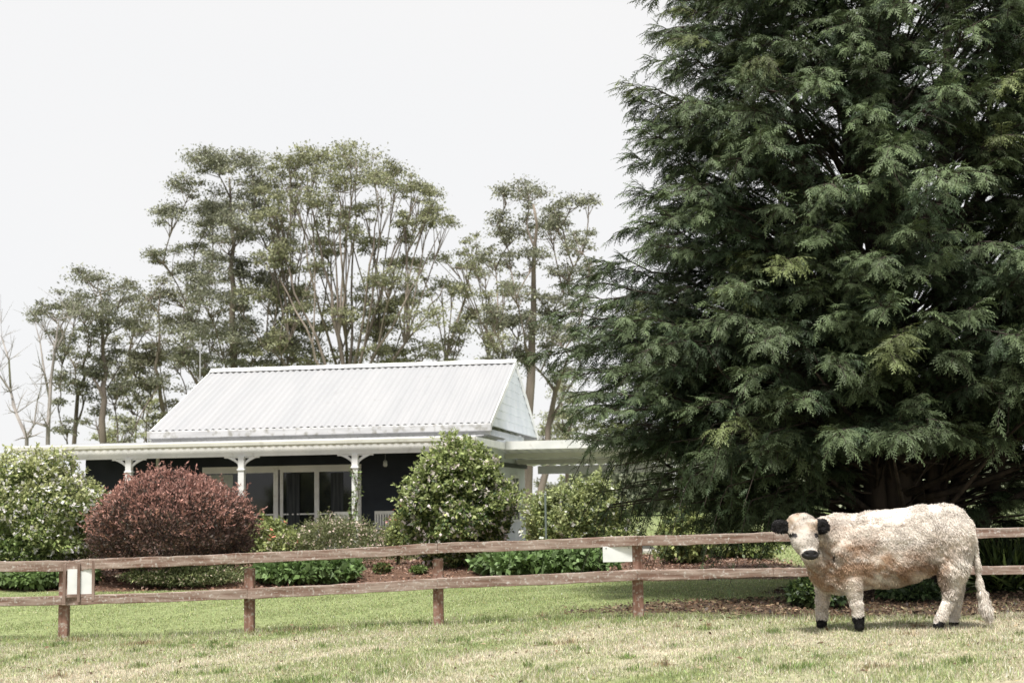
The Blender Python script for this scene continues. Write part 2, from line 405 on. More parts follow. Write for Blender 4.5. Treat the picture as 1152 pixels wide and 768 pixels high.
# walls
wz = ze - .05
wm = MB()
def boards(mb, x0, x1, z0, z1, y, out=-1, step=.16, axis='x', th=.018):
    z = z0
    while z < z1 - .01:
        z2 = min(z + step, z1)
        if axis == 'x':
            poly = [(x0, y, z), (x0, y + out * th, z), (x0, y + out * .004, z2), (x0, y, z2)]; mb.prism(poly, (x1 - x0, 0, 0))
        else:
            poly = [(y, x0, z), (y + out * th, x0, z), (y + out * .004, x0, z2), (y, x0, z2)]; mb.prism(poly, (0, x1 - x0, 0))
        z = z2
# front wall with the window/door opening
a = HL(228, 526.5, wall_v); bq = HL(406.5, 521, wall_v); zt = a.z
ox0, ox1 = a.x, bq.x; zt = (a.z + bq.z) / 2
print('opening', ox0, ox1, zt)
fw = MB()
fw.box(wx0, ox0, wall_v, wall_v + .12, -.1, wz); fw.box(ox1, wx1, wall_v, wall_v + .12, -.1, wz); fw.box(ox0, ox1, wall_v, wall_v + .12, zt, wz); fw.box(ox0, ox1, wall_v, wall_v + .12, -.1, zf)
boards(fw, wx0, ox0, zf, wz, wall_v); boards(fw, ox1, wx1, zf, wz, wall_v); boards(fw, ox0, ox1, zt, wz, wall_v)
fw.build('front_wall', MNAVY, house)
rb = 2 * HALF - .32
sw = MB(); sw.box(wx1 - .12, wx1, wall_v + .12, rb, -.1, wz); boards(sw, wall_v, rb, 0, wz, wx1, 1, axis='y'); sw.build('side_wall', MBOARD, house)
sw = MB(); sw.box(wx0, wx0 + .12, wall_v + .12, rb, -.1, wz); boards(sw, wall_v, rb, 0, wz, wx0, -1, axis='y'); sw.build('side_wall', MBOARD, house)
MB().box(wx0, wx1, rb - .12, rb, -.1, wz).build('back_wall', MBOARD, house)
MB().box(wx0 + .13, wx1 - .13, wall_v + .13, rb - .13, zf - .02, zf).build('floor_slab', MDECK, house)
# gables: boarded triangle, set at each end
for gx, og in ((-.03, 1), (-L + .03, -1)):
    gm = MB(); z = wz
    slope = (zr - ze) / HALF
    while z < zr - .12:
        z2 = min(z + .225, zr - .09)
        yy = (z - ze) / slope if z > ze else 0; y2 = max((z2 - ze) / slope, 0); yy = max(yy, 0)
        lo = .06
        q0 = yy + lo; q1 = 2 * HALF - yy - lo; q2 = y2 + lo; q3 = 2 * HALF - y2 - lo
        vs = [(gx + og * .034, q0, z), (gx + og * .034, q1, z), (gx + og * .002, q3, z2), (gx + og * .002, q2, z2), (gx - og * .05, q0, z), (gx - og * .05, q1, z), (gx - og * .05, q3, z2), (gx - og * .05, q2, z2)]
        gm.add(vs, [(0, 1, 2, 3), (7, 6, 5, 4), (0, 4, 5, 1), (1, 5, 6, 2), (2, 6, 7, 3), (3, 7, 4, 0)]); z = z2
    gm.build('gable', MBOARD, house)
    up = Vector((0, -slope, 1))
    for sgn in (1, -1):
        ya = 0 if sgn > 0 else 2 * HALF
        p0 = (gx + og * .045, ya, ze - .06); p1 = (gx + og * .045, HALF, zr - .06)
        MB().bar(p0, p1, .03, .15).build('barge_board', MWHITE, house)
# side window on right wall
wl = [((wx1 + .02), 6.3, .95), ]
fo = MB()
fo.box(wx1 + .003, wx1 + .06, 5.5, 5.6, .85, 2.15); fo.box(wx1 + .003, wx1 + .06, 6.9, 7.0, .85, 2.15); fo.box(wx1 + .003, wx1 + .06, 5.6, 6.9, 2.05, 2.15); fo.box(wx1 + .003, wx1 + .1, 5.45, 7.05, .78, .85)
fo.box(wx1 + .003, wx1 + .05, 6.22, 6.28, .85, 2.05)
fo = fo.build('window', MWHITE, house)
MB().box(wx1 + .022, wx1 + .03, 5.6, 6.9, .85, 2.05).build('pane', MGLASS, fo)
# front opening: left window + sliding doors
def vx(px): return HL(px, 550, wall_v).x
fy0, fy1 = wall_v - .03, wall_v + .07
win = MB(); win.box(ox0, ox1, fy0, fy1, zt - .1, zt + .0)
xw = [228, 268, 308.5]
def frame(name, x0, x1, z0, z1, mid=None, wl=.07, wr=.07, wt=.07, yb=0, rail=.035):
    f = MB(); f.box(x0, x0 + wl, fy0 + yb, fy1 + yb, z0, z1); f.box(x1 - wr, x1, fy0 + yb, fy1 + yb, z0, z1)
    f.box(x0 + wl, x1 - wr, fy0 + yb, fy1 + yb, z1 - wt, z1); f.box(x0 + wl, x1 - wr, fy0 + yb, fy1 + yb, z0, z0 + wt)
    if mid is not None: f.box(x0 + wl, x1 - wr, fy0 + .02 + yb, fy1 - .02 + yb, mid - rail / 2, mid + rail / 2)
    o = f.build(name, MWHITE, house)
    MB().box(x0 + wl - .01, x1 - wr + .01, wall_v + .02 + yb, wall_v + .028 + yb, z0 + .01, z1 - .01).build('pane', MGLASS, o)
    return o
win.build('lintel', MWHITE, house)
midz = HL(335, 578, wall_v).z; print('midrail', midz)
ztp = zt - .1
frame('window', vx(228), vx(273), zf + .002, ztp, midz)
frame('window', vx(273) + .003, vx(313), zf + .002, ztp, midz, wr=.12)
frame('sliding_door', vx(315), vx(358.5), zf + .002, ztp, midz, wl=.08, wr=.06, yb=.02)
frame('sliding_door', vx(354), vx(406.5), zf + .002, ztp, midz, wl=.12, wr=.1, yb=-.0)
MB().box(vx(313), vx(315), wall_v + .03, wall_v + .06, zf, ztp).build('door_jamb', MNAVY, house)
cm = MB()                       # curtain behind the left window, and thin ones behind the doors
def curtain(x0, x1, name='curtain', m=MCURT):
    c = MB(); n = int((x1 - x0) / .03); vs = []
    for i in range(n + 1):
        x = x0 + (x1 - x0) * i / n; y = wall_v + .012 + .006 * math.sin(i * 1.5); vs += [(x, y, zf + .1), (x, y, ztp - .1)]
    c.add(vs, [(2 * i, 2 * i + 2, 2 * i + 3, 2 * i + 1) for i in range(n)]); o = c.build(name, m, house)
    sm = o.modifiers.new('t', 'SOLIDIFY'); sm.thickness = .004
    return o
curtain(vx(235), vx(262))
MDC = noise_mat('dim_curtain', (.02, .024, .028), (.06, .066, .07), scale=3, rough=.9, stretch=(6, 1, .3))
curtain(vx(322), vx(337), m=MDC); curtain(vx(372), vx(386), m=MDC)
# verandah
vv = -1.9
gz0 = HL(535, 489.5, vv); gzl = HL(12, 503, vv); zv = (gz0.z + gzl.z) / 2
print('ver gutter', gz0, gzl)
vx0, vx1 = gzl.x, gz0.x
sheet('verandah_roof', vx0 + .05, vx1, .0, ze - .30, vv + .05, zv - .01, MROOF, house)
MB().box(vx0, vx1 + .02, vv - .12, vv + .02, zv - .13, zv).build('gutter', MCREAM, house, bevel=.03)
MB().box(vx0 + .1, vx1 - .05, vv + .1, vv + .16, zv - .36, zv - .12).build('verandah_beam', MWHITE, house)
MB().box(vx0 + .1, vx1 - .05, vv + .165, wall_v - .03, zv - .17, zv - .14).build('verandah_ceiling', MNAVY, house)
# side returns of the verandah gutter
MB().box(vx0 - .01, vx0 + .1, vv + .025, 3.0, zv - .13, zv).build('gutter', MCREAM, house, bevel=.02)
rt = MB(); rt.box(vx1 - .04, vx1 + .03, vv + .025, 2.5, zv - .2, zv - .02); rt.build('side_fascia', MWHITE, house)
sheet('side_roof', vx1 - .0 + .03 - 1.6 if False else wx1 + .05, vx1 + .02, .03, ze - .32, 2.5, ze - .32, MROOF, house) if vx1 > wx1 + .2 else None
lw = MB(); lx0 = HL(96, 560, wall_v).x; lw.box(lx0, wx0 - .002, wall_v, 5.0, -.1, zv - .18); boards(lw, lx0, wx0 - .02, zf, zv - .18, wall_v); lw.build('wing_wall', MNAVY, house)
sheet('verandah_roof', vx0 + .05, -L - .07, .0, ze - .30, 5.2, ze - .28, MROOF, house)
MB().box(vx0 + .0, vx1, vv - .05, wall_v, zf - .14, zf).build('verandah_floor', MDECK, house)
MB().box(vx0 + .02, vx1 - .02, vv + .0, vv + .05, -.1, zf - .143).build('floor_skirt', MWHITE, house)
def veranda_post(px):
    c = HL(px, 560, vv + .13); x = c.x; hw = .075; zb = zv - .362
    p = MB(); p.box(x - hw, x + hw, vv + .13 - hw, vv + .13 + hw, zf, zb); p.box(x - hw - .02, x + hw + .02, vv + .13 - hw - .02, vv + .13 + hw + .02, zb - .34, zb - .30)
    po = p.build('verandah_post', MWHITE, house, bevel=.008)
    for s in (-1, 1):         # fretwork bracket: a curved leaf shape with holes
        br = MB(); y0, y1 = vv + .115, vv + .145; nseg = 9
        W, H = .37, .25
        # outer curve from post foot to beam tip, built as ribs between two arcs
        def arc(t, k): return (W * (t ** k), -H * (1 - t) ** k)
        for i in range(nseg):
            t0, t1 = i / nseg, (i + 1) / nseg
            o0 = (W * t0 ** 1.5, -H * (1 - t0 ** .8)); o1 = (W * t1 ** 1.5, -H * (1 - t1 ** .8))
            i0 = (o0[0] * .72 , o0[1] * .62 ); i1 = (o1[0] * .72, o1[1] * .62)
            poly = [(x + s * (hw + o0[0]), y0, zb + o0[1]), (x + s * (hw + o1[0]), y0, zb + o1[1]), (x + s * (hw + i1[0]), y0, zb + i1[1]), (x + s * (hw + i0[0]), y0, zb + i0[1])]
            br.prism(poly, (0, y1 - y0, 0))
        br.box(min(x + s * hw, x + s * (hw + W)), max(x + s * hw, x + s * (hw + W)), y0 + .004, y1 - .004, zb - .035, zb - .002)
        br.bar((x + s * hw, vv + .13, zb - .15), (x + s * (hw + .14), vv + .13, zb - .03), .02, .025)
        br.build('bracket', MWHITE, po)
    return x
postx = [veranda_post(px) for px in (20, 145, 272, 400, 524)]
# carport at the right
fl = HL(556, 497.5, 2.5); cz = fl.z; print('carport fascia', fl)
cx0, cx1 = vx1 - .0, fl.x + 7.0
czb = cz - .42
cb = MB()
fc = MB().box(cx0 + .035, cx1, 2.38, 2.44, cz - .2, cz + .02).build('carport_fascia', MWHITE, house)
MB().box(cx0 + .035, cx1, 2.445, 2.53, cz - .1, cz - .02).build('gutter', MWHITE, house) if False else None
sheet('carport_roof', wx1 + .03, cx1, 2.45, cz - .07, 9.0, cz - .5, noise_mat('carport_sheet', (.7, .71, .70), (.78, .79, .78), scale=2, rough=.5), house, amp=.02, pitch=.3)
MB().box(wx1 + .4, cx1, 8.6, 8.72, cz - .78, cz - .53).build('carport_beam', MWHITE, house)
for q in (4.5, 6.5):
    MB().box(wx1 + .03, cx1, q, q + .06, cz - .07 - .43 * (q - 2.45) / 6.55 - .18, cz - .07 - .43 * (q - 2.45) / 6.55 - .045).build('purlin', MCREAM, house)
for q in (2.6, 8.5):
    MB().box(cx1 - 2.3, cx1 - 2.2, q, q + .1, 0, cz - .75 if q > 5 else cz - .22).build('carport_post', MWHITE, house)
MB().box(wx1 + .03, wx1 + .09, 2.6, 8.5, cz - .62, cz - .5).build('side_plate', MNAVY, house)
pv = []
for (u_, v_) in ((wx1 + .02, 2.2), (cx1 + .5, 2.2), (cx1 + .5, 10.5), (wx1 + .02, 10.5)):
    pv.append((HO.x + u_ * math.cos(TH) + v_ * math.sin(TH), HO.y - u_ * math.sin(TH) + v_ * math.cos(TH)))
slab = MB().prism([(x_, y_, -.1) for x_, y_ in pv], (0, 0, .17)).build('bounce_slab', noise_mat('bounce_paving', (.36, .34, .31), (.48, .46, .43), scale=2, rough=.85, c3=(.25, .24, .22), s3=9))  # pale slab added under the carport to bounce neutral light upwards
tag(slab, kind='structure')
# roof mast
q = HL(230, 418, HALF); q2 = HL(231, 378, HALF)
ms = MB().tube([(q.x - .25, HALF + .3, 2.2), (q.x - .25, HALF + .3, q2.z)], .02, 6); ms.bar((q.x - .45, HALF + .3, q2.z - .12), (q.x - .05, HALF + .3, q2.z - .12), .015, .015); ms.bar((q.x - .4, HALF + .3, q2.z - .3), (q.x - .1, HALF + .3, q2.z - .3), .015, .015)
ms.build('antenna', plain('mast_metal', (.5, .5, .5), .4, .6), house)

# verandah furniture
HM = Matrix.Translation(HO) @ Matrix.Rotation(-TH, 4, 'Z')
def hw_pt(x, y, z): return HM @ Vector((x, y, z))
MCHAIR = noise_mat('chair_paint', (.6, .6, .58), (.72, .72, .7), scale=5, rough=.5)
def chair(px, v, rz, label):
    c = HL(px, 590, v); o = tag(empty('outdoor_chair', hw_pt(c.x, v, zf), -TH + rz), label, 'chair', 'white chairs on the verandah')
    MB().box(-.24, .24, -.24, .22, .42, .45).build('seat', MCHAIR, o, bevel=.008)
    bk = MB(); bk.box(-.24, -.2, .22, .25, .45, .95); bk.box(.2, .24, .22, .25, .45, .95); bk.box(-.2, .2, .22, .25, .87, .95); bk.box(-.2, .2, .22, .25, .5, .54)
    for k in range(6): bk.box(-.185 + k * .066, -.155 + k * .066 + .015, .225, .243, .54, .87)
    bk.build('backrest', MCHAIR, o)
    for sx in (-1, 1):
        for sy in (-1, 1):
            MB().box(sx * .22 - .02, sx * .22 + .02, sy * .21 - .02, sy * .21 + .02, 0, .418).build('leg', MCHAIR, o)
        MB().box(sx * .25 - .02, sx * .25 + .02, -.22, .24, .64, .665).build('armrest', MCHAIR, o)
chair(432, -.6, .2, 'white slatted chair on the verandah to the right of the doors')
chair(377, -.8, -.5, 'white slatted chair in front of the glass sliding doors')
c = HL(433.5, 526, -.9)
lan = tag(empty('hanging_lantern', hw_pt(c.x, -.9, zv - .66), -TH), 'small glass lantern hanging from the verandah ceiling', 'lantern')
MB().tube([(0, 0, .16), (0, 0, .49)], .006, 5).build('chain', plain('chain_metal', (.3, .3, .3), .4, .8), lan)
MB().tube([(0, 0, 0), (0, 0, .03), (0, 0, .13), (0, 0, .17)], [.03, .055, .05, .015], 8).build('glass', plain('lantern_glass', (.5, .52, .52), .15), lan, smooth=True)

# ------------------------------------------------------------------ foliage things
def leafy(name, label, cat, px0, px1, pytop, d, n, leaf, cols, flowers=None, dz=0, lump=.18, seed=1, depth=None, group=None, template=T_LEAF, flat=0, droop=0, inner=.45, stems=6, py_ref=None, v=.28, shape=1.0, wid=1.0, bottom=.0, flower_size=.05, updir=.0, taper=.12, tip=None, shoots=0):
    g = np.random.default_rng(seed)
    base = on_ground((px0 + px1) / 2, d); top = P((px0 + px1) / 2, pytop, d).z
    w = (P(px1, 600, d).x - P(px0, 600, d).x) / 2; H = top - base.z; dp = depth or w
    root = tag(empty(name, base), label, cat, group)
    cz_ = H * (.5 + bottom / 2); rz = H * (.5 - bottom / 2)
    def surf(u):
        r = 1 + lump * snoise(u * np.array([w, dp, rz]) + seed * 3.7, 1.6 / max(.4, min(w, H) * .6)) + lump * .45 * snoise(u * 3 + seed, 2.2)
        q = u.copy()
        s = np.sign(q[:, 2]); q[:, 2] = s * np.abs(q[:, 2]) ** shape
        q = q * r[:, None]; q[:, :2] *= (1 - taper * q[:, 2:3]); return q
    u = rdirs(n, g); s = surf(u); rad = 1 - inner * g.random(n) ** 1.6 + g.normal(0, .02, n)
    pos = s * rad[:, None] * np.array([w, dp, rz]) / 1.06 + np.array([0, 0, cz_])
    pos[:, 2] = np.maximum(pos[:, 2], .03 + .06 * g.random(n))
    dv = norm(u * .8 + rdirs(n, g) * .9 + np.array([0, 0, updir - droop])); nr = norm(u * .7 + np.array([0, 0, .5]) + rdirs(n, g) * .7)
    pal = np.array(cols, float); ci = g.integers(0, len(pal), n)
    # patches of growth: some clumps are of newer, paler leaf
    patch = snoise(pos + seed, 2.4)
    C = pal[ci] * np.exp(g.normal(0, v, (n, 1))) * (1 + .22 * patch[:, None])
    if tip is not None:
        k = (rad + .04 * g.normal(size=n) > .93) & (u[:, 2] > -.1 + .7 * g.random(n)) & (g.random(n) < .8); C[k] = np.array(tip) * np.exp(g.normal(0, .25, (k.sum(), 1)))
    if shoots:
        uu = rdirs(shoots, g); uu[:, 2] = np.abs(uu[:, 2]) * 1.1 - .15; uu = norm(uu); s0 = surf(uu) * np.array([w, dp, rz]) / 1.06 + np.array([0, 0, cz_]); sp_ = []; sdv = []
        for a_, u_ in zip(s0, uu):
            if a_[2] < .15: continue
            ln_ = g.uniform(.08, .3) * min(1, H / 1.6); dd_ = norm(u_ * .6 + np.array([0, 0, .8]) + g.normal(0, .3, 3)); m = int(6 + ln_ * 40); tt = np.linspace(0, 1, m)[:, None]
            q_ = a_ - dd_ * .06 + dd_ * tt * (ln_ + .06) + np.array([0, 0, -.25]) * ln_ * tt ** 2; sp_.append(q_); sdv.append(norm(dd_ * .7 + rdirs(m, g)))
        sp_ = np.concatenate(sp_); m = len(sp_); n += m
        pos = np.concatenate([pos, sp_]); dv = np.concatenate([dv, np.concatenate(sdv)]); nr = np.concatenate([nr, rdirs(m, g)])
        C = np.concatenate([C, np.array(tip if tip is not None else pal[0]) * np.exp(g.normal(0, .3, (m, 1)))])
    scatter('foliage', pos, dv, nr, leaf * g.uniform(.6, 1.3, n), template, np.clip(C, .004, .9), MLEAF, root, widen=np.full(n, wid))
    st = MB()
    for k in range(stems):
        t = rdirs(1, g)[0]; t[2] = abs(t[2]) * .8 + .35; t = t / np.linalg.norm(t)
        e = t * np.array([w, dp, H]) * .8; mid = e * .5 + np.array([0, 0, H * .12])
        st.tube([(g.normal(0, .03), g.normal(0, .03), -.03), tuple(e * .2 + np.array([0, 0, .06])), tuple(mid), tuple(e)], [.03 * max(.3, H / 2), .022 * max(.3, H / 2), .014 * max(.3, H / 2), .005], 5)
    if stems: st.build('stem', MTWIG, root)
    if flowers:
        for (fc_, fn_, nm) in flowers:
            uu = rdirs(fn_, g); uu = uu[(uu[:, 1] < .5)]; k = len(uu)
            fp = surf(uu) * (1.0 - .08 * g.random(k))[:, None] * np.array([w, dp, rz]) / 1.02 + np.array([0, 0, cz_])
            fp = fp[fp[:, 2] > .08]; k = len(fp); uu = uu[:k]
            rep = 5; c0 = np.repeat(fp, rep, axis=0); nn = norm(uu * .8 + rdirs(k, g) * .5 + np.array([0, 0, .3])); nn = np.repeat(nn, rep, axis=0)
            t1 = norm(np.cross(nn, rdirs(k * rep, g)))
            dvv = norm(t1 + nn * .25)
            fs = flower_size * np.repeat(g.uniform(.6, 1.3, k), rep)
            o = scatter(nm, c0, dvv, nn, fs, T_LEAF, vary(fc_, k * rep, .08, .03, g), MFLOWER, root, widen=np.full(k * rep, 1.5))
            tag(o, kind='stuff')
    return root
G1 = [(.10, .14, .04), (.15, .2, .06), (.06, .09, .03)]
GY_ = [(.24, .28, .10), (.32, .35, .14), (.15, .19, .07)]
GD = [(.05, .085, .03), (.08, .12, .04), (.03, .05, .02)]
RED = [(.12, .072, .06), (.085, .055, .048), (.165, .095, .075), (.07, .058, .046)]
WH = (.82, .8, .78)
leafy('flowering_bush', 'tall pale green bush dotted with white blossom at the left edge', 'bush', -40, 120, 512, 28, 34000, .075, GY_ + G1[:2], [(WH, 2200, 'blossom')], seed=31, depth=1.4, shape=.9, lump=.25, taper=.15, inner=.35, tip=(.36, .38, .18), shoots=200)
leafy('red_bush', 'big rounded bush with dark red purple leaves', 'bush', 100, 288, 533, 26.8, 62000, .062, RED, seed=32, lump=.12, shape=.9, depth=1.6, updir=.8, inner=.3, tip=(.38, .205, .17), shoots=260, template=T_LONG, wid=1.9)
leafy('flowering_bush', 'tall rounded dark green bush covered in white flowers before the verandah corner', 'bush', 455, 578, 495, 28.6, 46000, .085, G1 + GD[:1] + GY_[:2], [((.84, .76, .74), 1400, 'blossom')], seed=33, depth=1.25, shape=.95, lump=.2, flower_size=.06, taper=.14, inner=.35, tip=(.28, .33, .13), shoots=170)
leafy('garden_shrub', 'yellow green low shrub with coral flowers beside the red bush', 'shrub', 262, 342, 584, 29.2, 7000, .07, GY_, [((.75, .3, .22), 55, 'flower'), ((.75, .7, .55), 90, 'flower')], seed=34, depth=.7, lump=.35, shoots=70)
leafy('garden_shrub', 'fine twiggy shrub with tiny pinkish white flowers below the glass doors', 'shrub', 326, 432, 581, 29, 15000, .05, [(.16, .18, .08), (.22, .23, .11), (.1, .12, .05)], [((.72, .6, .52), 900, 'flower')], seed=35, depth=.8, lump=.3, shoots=120, flower_size=.028, updir=.5, template=T_LONG, wid=1.6)
leafy('rose_bush', 'thin rose bush with red and pink blooms beside the verandah chair', 'rose', 428, 468, 573, 30, 2200, .07, GY_, [((.55, .12, .09), 26, 'flower'), ((.7, .4, .38), 20, 'flower')], seed=36, depth=.35, lump=.4, inner=.9, flower_size=.05)
leafy('garden_shrub', 'loose light green shrub with white flowers under the carport', 'shrub', 592, 712, 541, 32, 24000, .08, GY_ + G1[:1], [((.78, .78, .72), 330, 'blossom')], seed=37, depth=1.0, lump=.3, shape=.8, shoots=120, tip=(.34, .38, .18), flower_size=.06)
leafy('hydrangea', 'low broad green hydrangea behind the second fence post', 'shrub', 283, 405, 626, 26.4, 5200, .15, [(.12, .19, .06), (.17, .25, .1), (.08, .13, .04)], seed=38, depth=.75, lump=.2, group=None)
leafy('hydrangea', 'low broad green hydrangea left of the white blank plate', 'shrub', 536, 690, 615, 26.6, 7600, .15, [(.12, .19, .06), (.18, .26, .11), (.08, .13, .04)], seed=39, depth=.85, lump=.25)
leafy('hydrangea', 'low broad green hydrangea behind the white board at left', 'shrub', -20, 112, 638, 26.4, 5200, .14, [(.12, .18, .06), (.16, .23, .09), (.08, .12, .04)], seed=40, depth=.7, lump=.25)
leafy('garden_shrub', 'low grey green wispy shrub with tiny buds in front of the red bush', 'shrub', 142, 276, 634, 26.0, 11000, .06, [(.15, .18, .08), (.22, .24, .11), (.1, .13, .05)], [((.6, .52, .4), 400, 'flower')], seed=41, depth=.6, lump=.25, template=T_LONG, wid=1.5, flower_size=.025, updir=.5)
leafy('small_plant', 'small dark tuft of a plant on the mulch, left one', 'plant', 420, 440, 634, 27.2, 700, .07, [(.09, .13, .04), (.12, .1, .04)], seed=42, depth=.2, lump=.3, stems=2)
leafy('small_plant', 'small green plant on the mulch beside the third fence post', 'plant', 463, 480, 637, 27.0, 700, .06, G1, seed=43, depth=.2, lump=.3, stems=2)
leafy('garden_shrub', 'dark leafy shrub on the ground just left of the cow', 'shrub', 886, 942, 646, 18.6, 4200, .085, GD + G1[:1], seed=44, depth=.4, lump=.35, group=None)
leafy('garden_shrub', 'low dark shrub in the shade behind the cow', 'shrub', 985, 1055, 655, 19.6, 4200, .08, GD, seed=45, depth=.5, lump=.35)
leafy('flax_plant', 'clump of long strappy green leaves right of the cow', 'plant', 1096, 1170, 628, 21, 1500, .42, GD + G1, seed=46, depth=.5, template=T_LONG, updir=1.2, droop=0, wid=.6, stems=0, inner=.9)
leafy('garden_shrub', 'bright yellow green shrub glowing behind the left side of the conifer', 'shrub', 742, 800, 572, 29, 9000, .1, GY_, seed=47, depth=.9, lump=.35)
leafy('garden_shrub', 'yellow green shrub behind the conifer branches next to the cow', 'shrub', 796, 872, 598, 31, 9000, .1, GY_ + G1, seed=48, depth=.9, lump=.35)
leafy('garden_shrub', 'pale sage shrub far behind the conifer trunk', 'shrub', 870, 985, 585, 42, 9000, .14, [(.22, .26, .14), (.3, .33, .2)], seed=49, depth=1.4, lump=.35)
leafy('garden_shrub', 'pale sage shrub at the far right behind the flax', 'shrub', 1075, 1190, 560, 44, 10000, .14, [(.22, .26, .14), (.3, .33, .2), (.14, .18, .08)], seed=50, depth=1.6, lump=.35)
leafy('garden_shrub', 'dim green shrub beyond the left end of the verandah', 'shrub', -60, 22, 520, 44, 9000, .14, [(.18, .22, .1), (.25, .28, .15)], seed=51, depth=1.6, lump=.4)
leafy('garden_shrub', 'dense green shrub behind the flowering one at the left edge', 'shrub', -40, 50, 600, 26.9, 6000, .08, G1, seed=52, depth=.6, lump=.3)
# creeper on the verandah post
g = np.random.default_rng(5)
n = 260; hgt = g.random(n) ** .8 * 2.0; pc = hw_pt(postx[3], vv + .13, zf)
ang = g.uniform(0, 2 * PI, n); pos = np.stack([.1 * np.cos(ang) + .05 * np.sin(hgt * 5), -.1 * np.abs(np.sin(ang)) - .02, hgt], -1)
cr_ = tag(empty('creeper', pc), 'thin green creeper climbing the verandah post by the doors', 'climber')
scatter('foliage', pos, rdirs(n, g), rdirs(n, g), g.uniform(.04, .1, n), T_LEAF, vary((.15, .2, .07), n, .3, .08, g), MLEAF, cr_)
MB().tube([(.09 * math.cos(k * .9), -.09 + .0 * k, k * .2) for k in range(11)], .008, 5).build('stem', MTWIG, cr_)

# ------------------------------------------------------------------ gum trees
def bez(a, c, b, n):
    return [tuple((1 - t) ** 2 * np.array(a) + 2 * t * (1 - t) * np.array(c) + t * t * np.array(b)) for t in np.linspace(0, 1, n)]
def gum(label, stems, clumps, d, seed, cols, dens=1.35, leaf=.12, rtrunk=.22, spread=1.0, bark=None, fan=0):
    g = np.random.default_rng(seed)
    base = on_ground(stems[0][0][0], d); base.z = 0
    root = tag(empty('gum_tree', base), label, 'tree', 'gum trees behind the house')
    nodes = []; nr_ = []; tb = MB()
    sc = d / FPX
    for si, st in enumerate(stems):
        pts = [np.array(P(px, py, d + (g.normal(0, .8) if i else 0))) - np.array(base) for i, (px, py) in enumerate(st)]
        pts[0] = np.array([pts[0][0], 0, -.2])
        # subdivide with wobble
        fine = []
        for i in range(len(pts) - 1):
            for t in np.linspace(0, 1, 5)[:-1]: fine.append(pts[i] * (1 - t) + pts[i + 1] * t + g.normal(0, .05, 3) * (1 if i or t else 0))
        fine.append(pts[-1]); m = len(fine); r0 = rtrunk * (1 if si == 0 else .7)
        rr = [r0 * (1 - .82 * i / (m - 1)) for i in range(m)]
        tb.tube(fine, rr, 7); nodes += fine; nr_ += rr
    trunk = tb.build('trunk', bark or MGUM, root, smooth=True)
    bb = MB(); LP = []; LU = []
    cl = []
    full = list(clumps)
    for (px, py, rx, ry) in clumps:
        for q in range(1):
            full.append((px + g.normal(0, rx * .9), py + abs(g.normal(0, 26)), rx * g.uniform(.35, .7), ry * g.uniform(.6, 1.0)))
    for (px, py, rx, ry) in full:
        py += 9
        c = np.array(P(px, py, d + g.normal(0, rx * sc * 1.0 * spread))) - np.array(base)
        cl.append((c, rx * sc, ry * sc))
    b0 = nodes[0]
    cl.sort(key=lambda q: np.linalg.norm(q[0] - b0))
    for (c, rx, rz) in cl:
        N = np.array(nodes); dv = c - N; dist = np.linalg.norm(dv, axis=1); upn = dv[:, 2] / np.maximum(dist, .01)
        cost = dist * (1 + 7 * np.clip(.9 - upn, 0, 2)) + (upn < .5) * 8 + (N[:, 2] > fan) * 50 * (fan > 0)
        if fan: cost = cost + g.uniform(0, .35, len(N)) * dist
        k = int(np.argmin(cost)); a = N[k]; ra = min(nr_[k] * .75, .11 if not fan else .065)
        ctrl = a * .5 + c * .5 + np.array([0, 0, .08 * dist[k]]) + g.normal(0, .12 + .02 * dist[k], 3)
        cb_ = c + np.array([0, 0, -rz * .7])
        path = bez(a, ctrl, cb_, 8)
        rr = list(np.linspace(max(ra, .035), .02, 8)); bb.tube(path, rr, 5)
        nodes += [np.array(p) for p in path[2:]]; nr_ += rr[2:]
        nl = max(3, int(3 + rx * 5.5))
        for j in range(nl):
            aa = g.uniform(0, 2 * PI); rr0 = math.sqrt(g.random()) * .85
            lc = c + np.array([math.cos(aa) * rr0 * rx, math.sin(aa) * rr0 * rx, (1 - rr0 ** 2) * rz * 1.0 + g.normal(0, rz * .75)]) * np.array([1.1, 1.1, 1])
            lr = g.uniform(.25, .62) * min(max(rx, .7), 1.3); lz = lr * g.uniform(.5, .9)
            bb.tube(bez(path[5 + j % 3], (np.array(path[6]) + lc) / 2 + g.normal(0, .05, 3), lc, 5), list(np.linspace(.022, .008, 5)), 4)
            for q in range(7):
                e = lc + rdirs(1, g)[0] * np.array([lr, lr, lz]) * .9
                bb.tube([lc - np.array([0, 0, .12]), (lc + e) / 2, e], [.01, .007, .004], 3, cap=False)
            m = int(112 * dens * lr / .35); u = rdirs(m, g); u[:, 2] = np.abs(u[:, 2]) * .9 - .5 * g.random(m)
            lump = 1 + .3 * snoise(u * 2 + j + c, 1.5)
            LP.append(lc + u * (lump * (1.45 - 1.2 * g.random(m)))[:, None] * np.array([lr, lr, lz])); LU.append(u)
    bb.build('branch', bark or MGUM, trunk)
    LP = np.concatenate(LP); LU = np.concatenate(LU); m = len(LP)
    dv = norm(rdirs(m, g) + LU * .5 + np.array([0, 0, -.45])); pal = np.array(cols)
    C = pal[g.integers(0, len(pal), m)] * np.exp(g.normal(0, .25, (m, 1))) * (1 + .2 * snoise(LP, .8))[:, None]
    scatter('crown', LP, dv, rdirs(m, g), leaf * g.uniform(.6, 1.4, m), T_LEAF, np.clip(C, .01, .8), MEUC, root, widen=np.full(m, .8))
    return root
EU = [(.24, .245, .16), (.3, .3, .2), (.18, .185, .12)]
EU2 = [(.25, .26, .15), (.31, .315, .185), (.185, .195, .12)]
EUD = [(.22, .23, .16), (.28, .285, .2), (.165, .175, .125)]
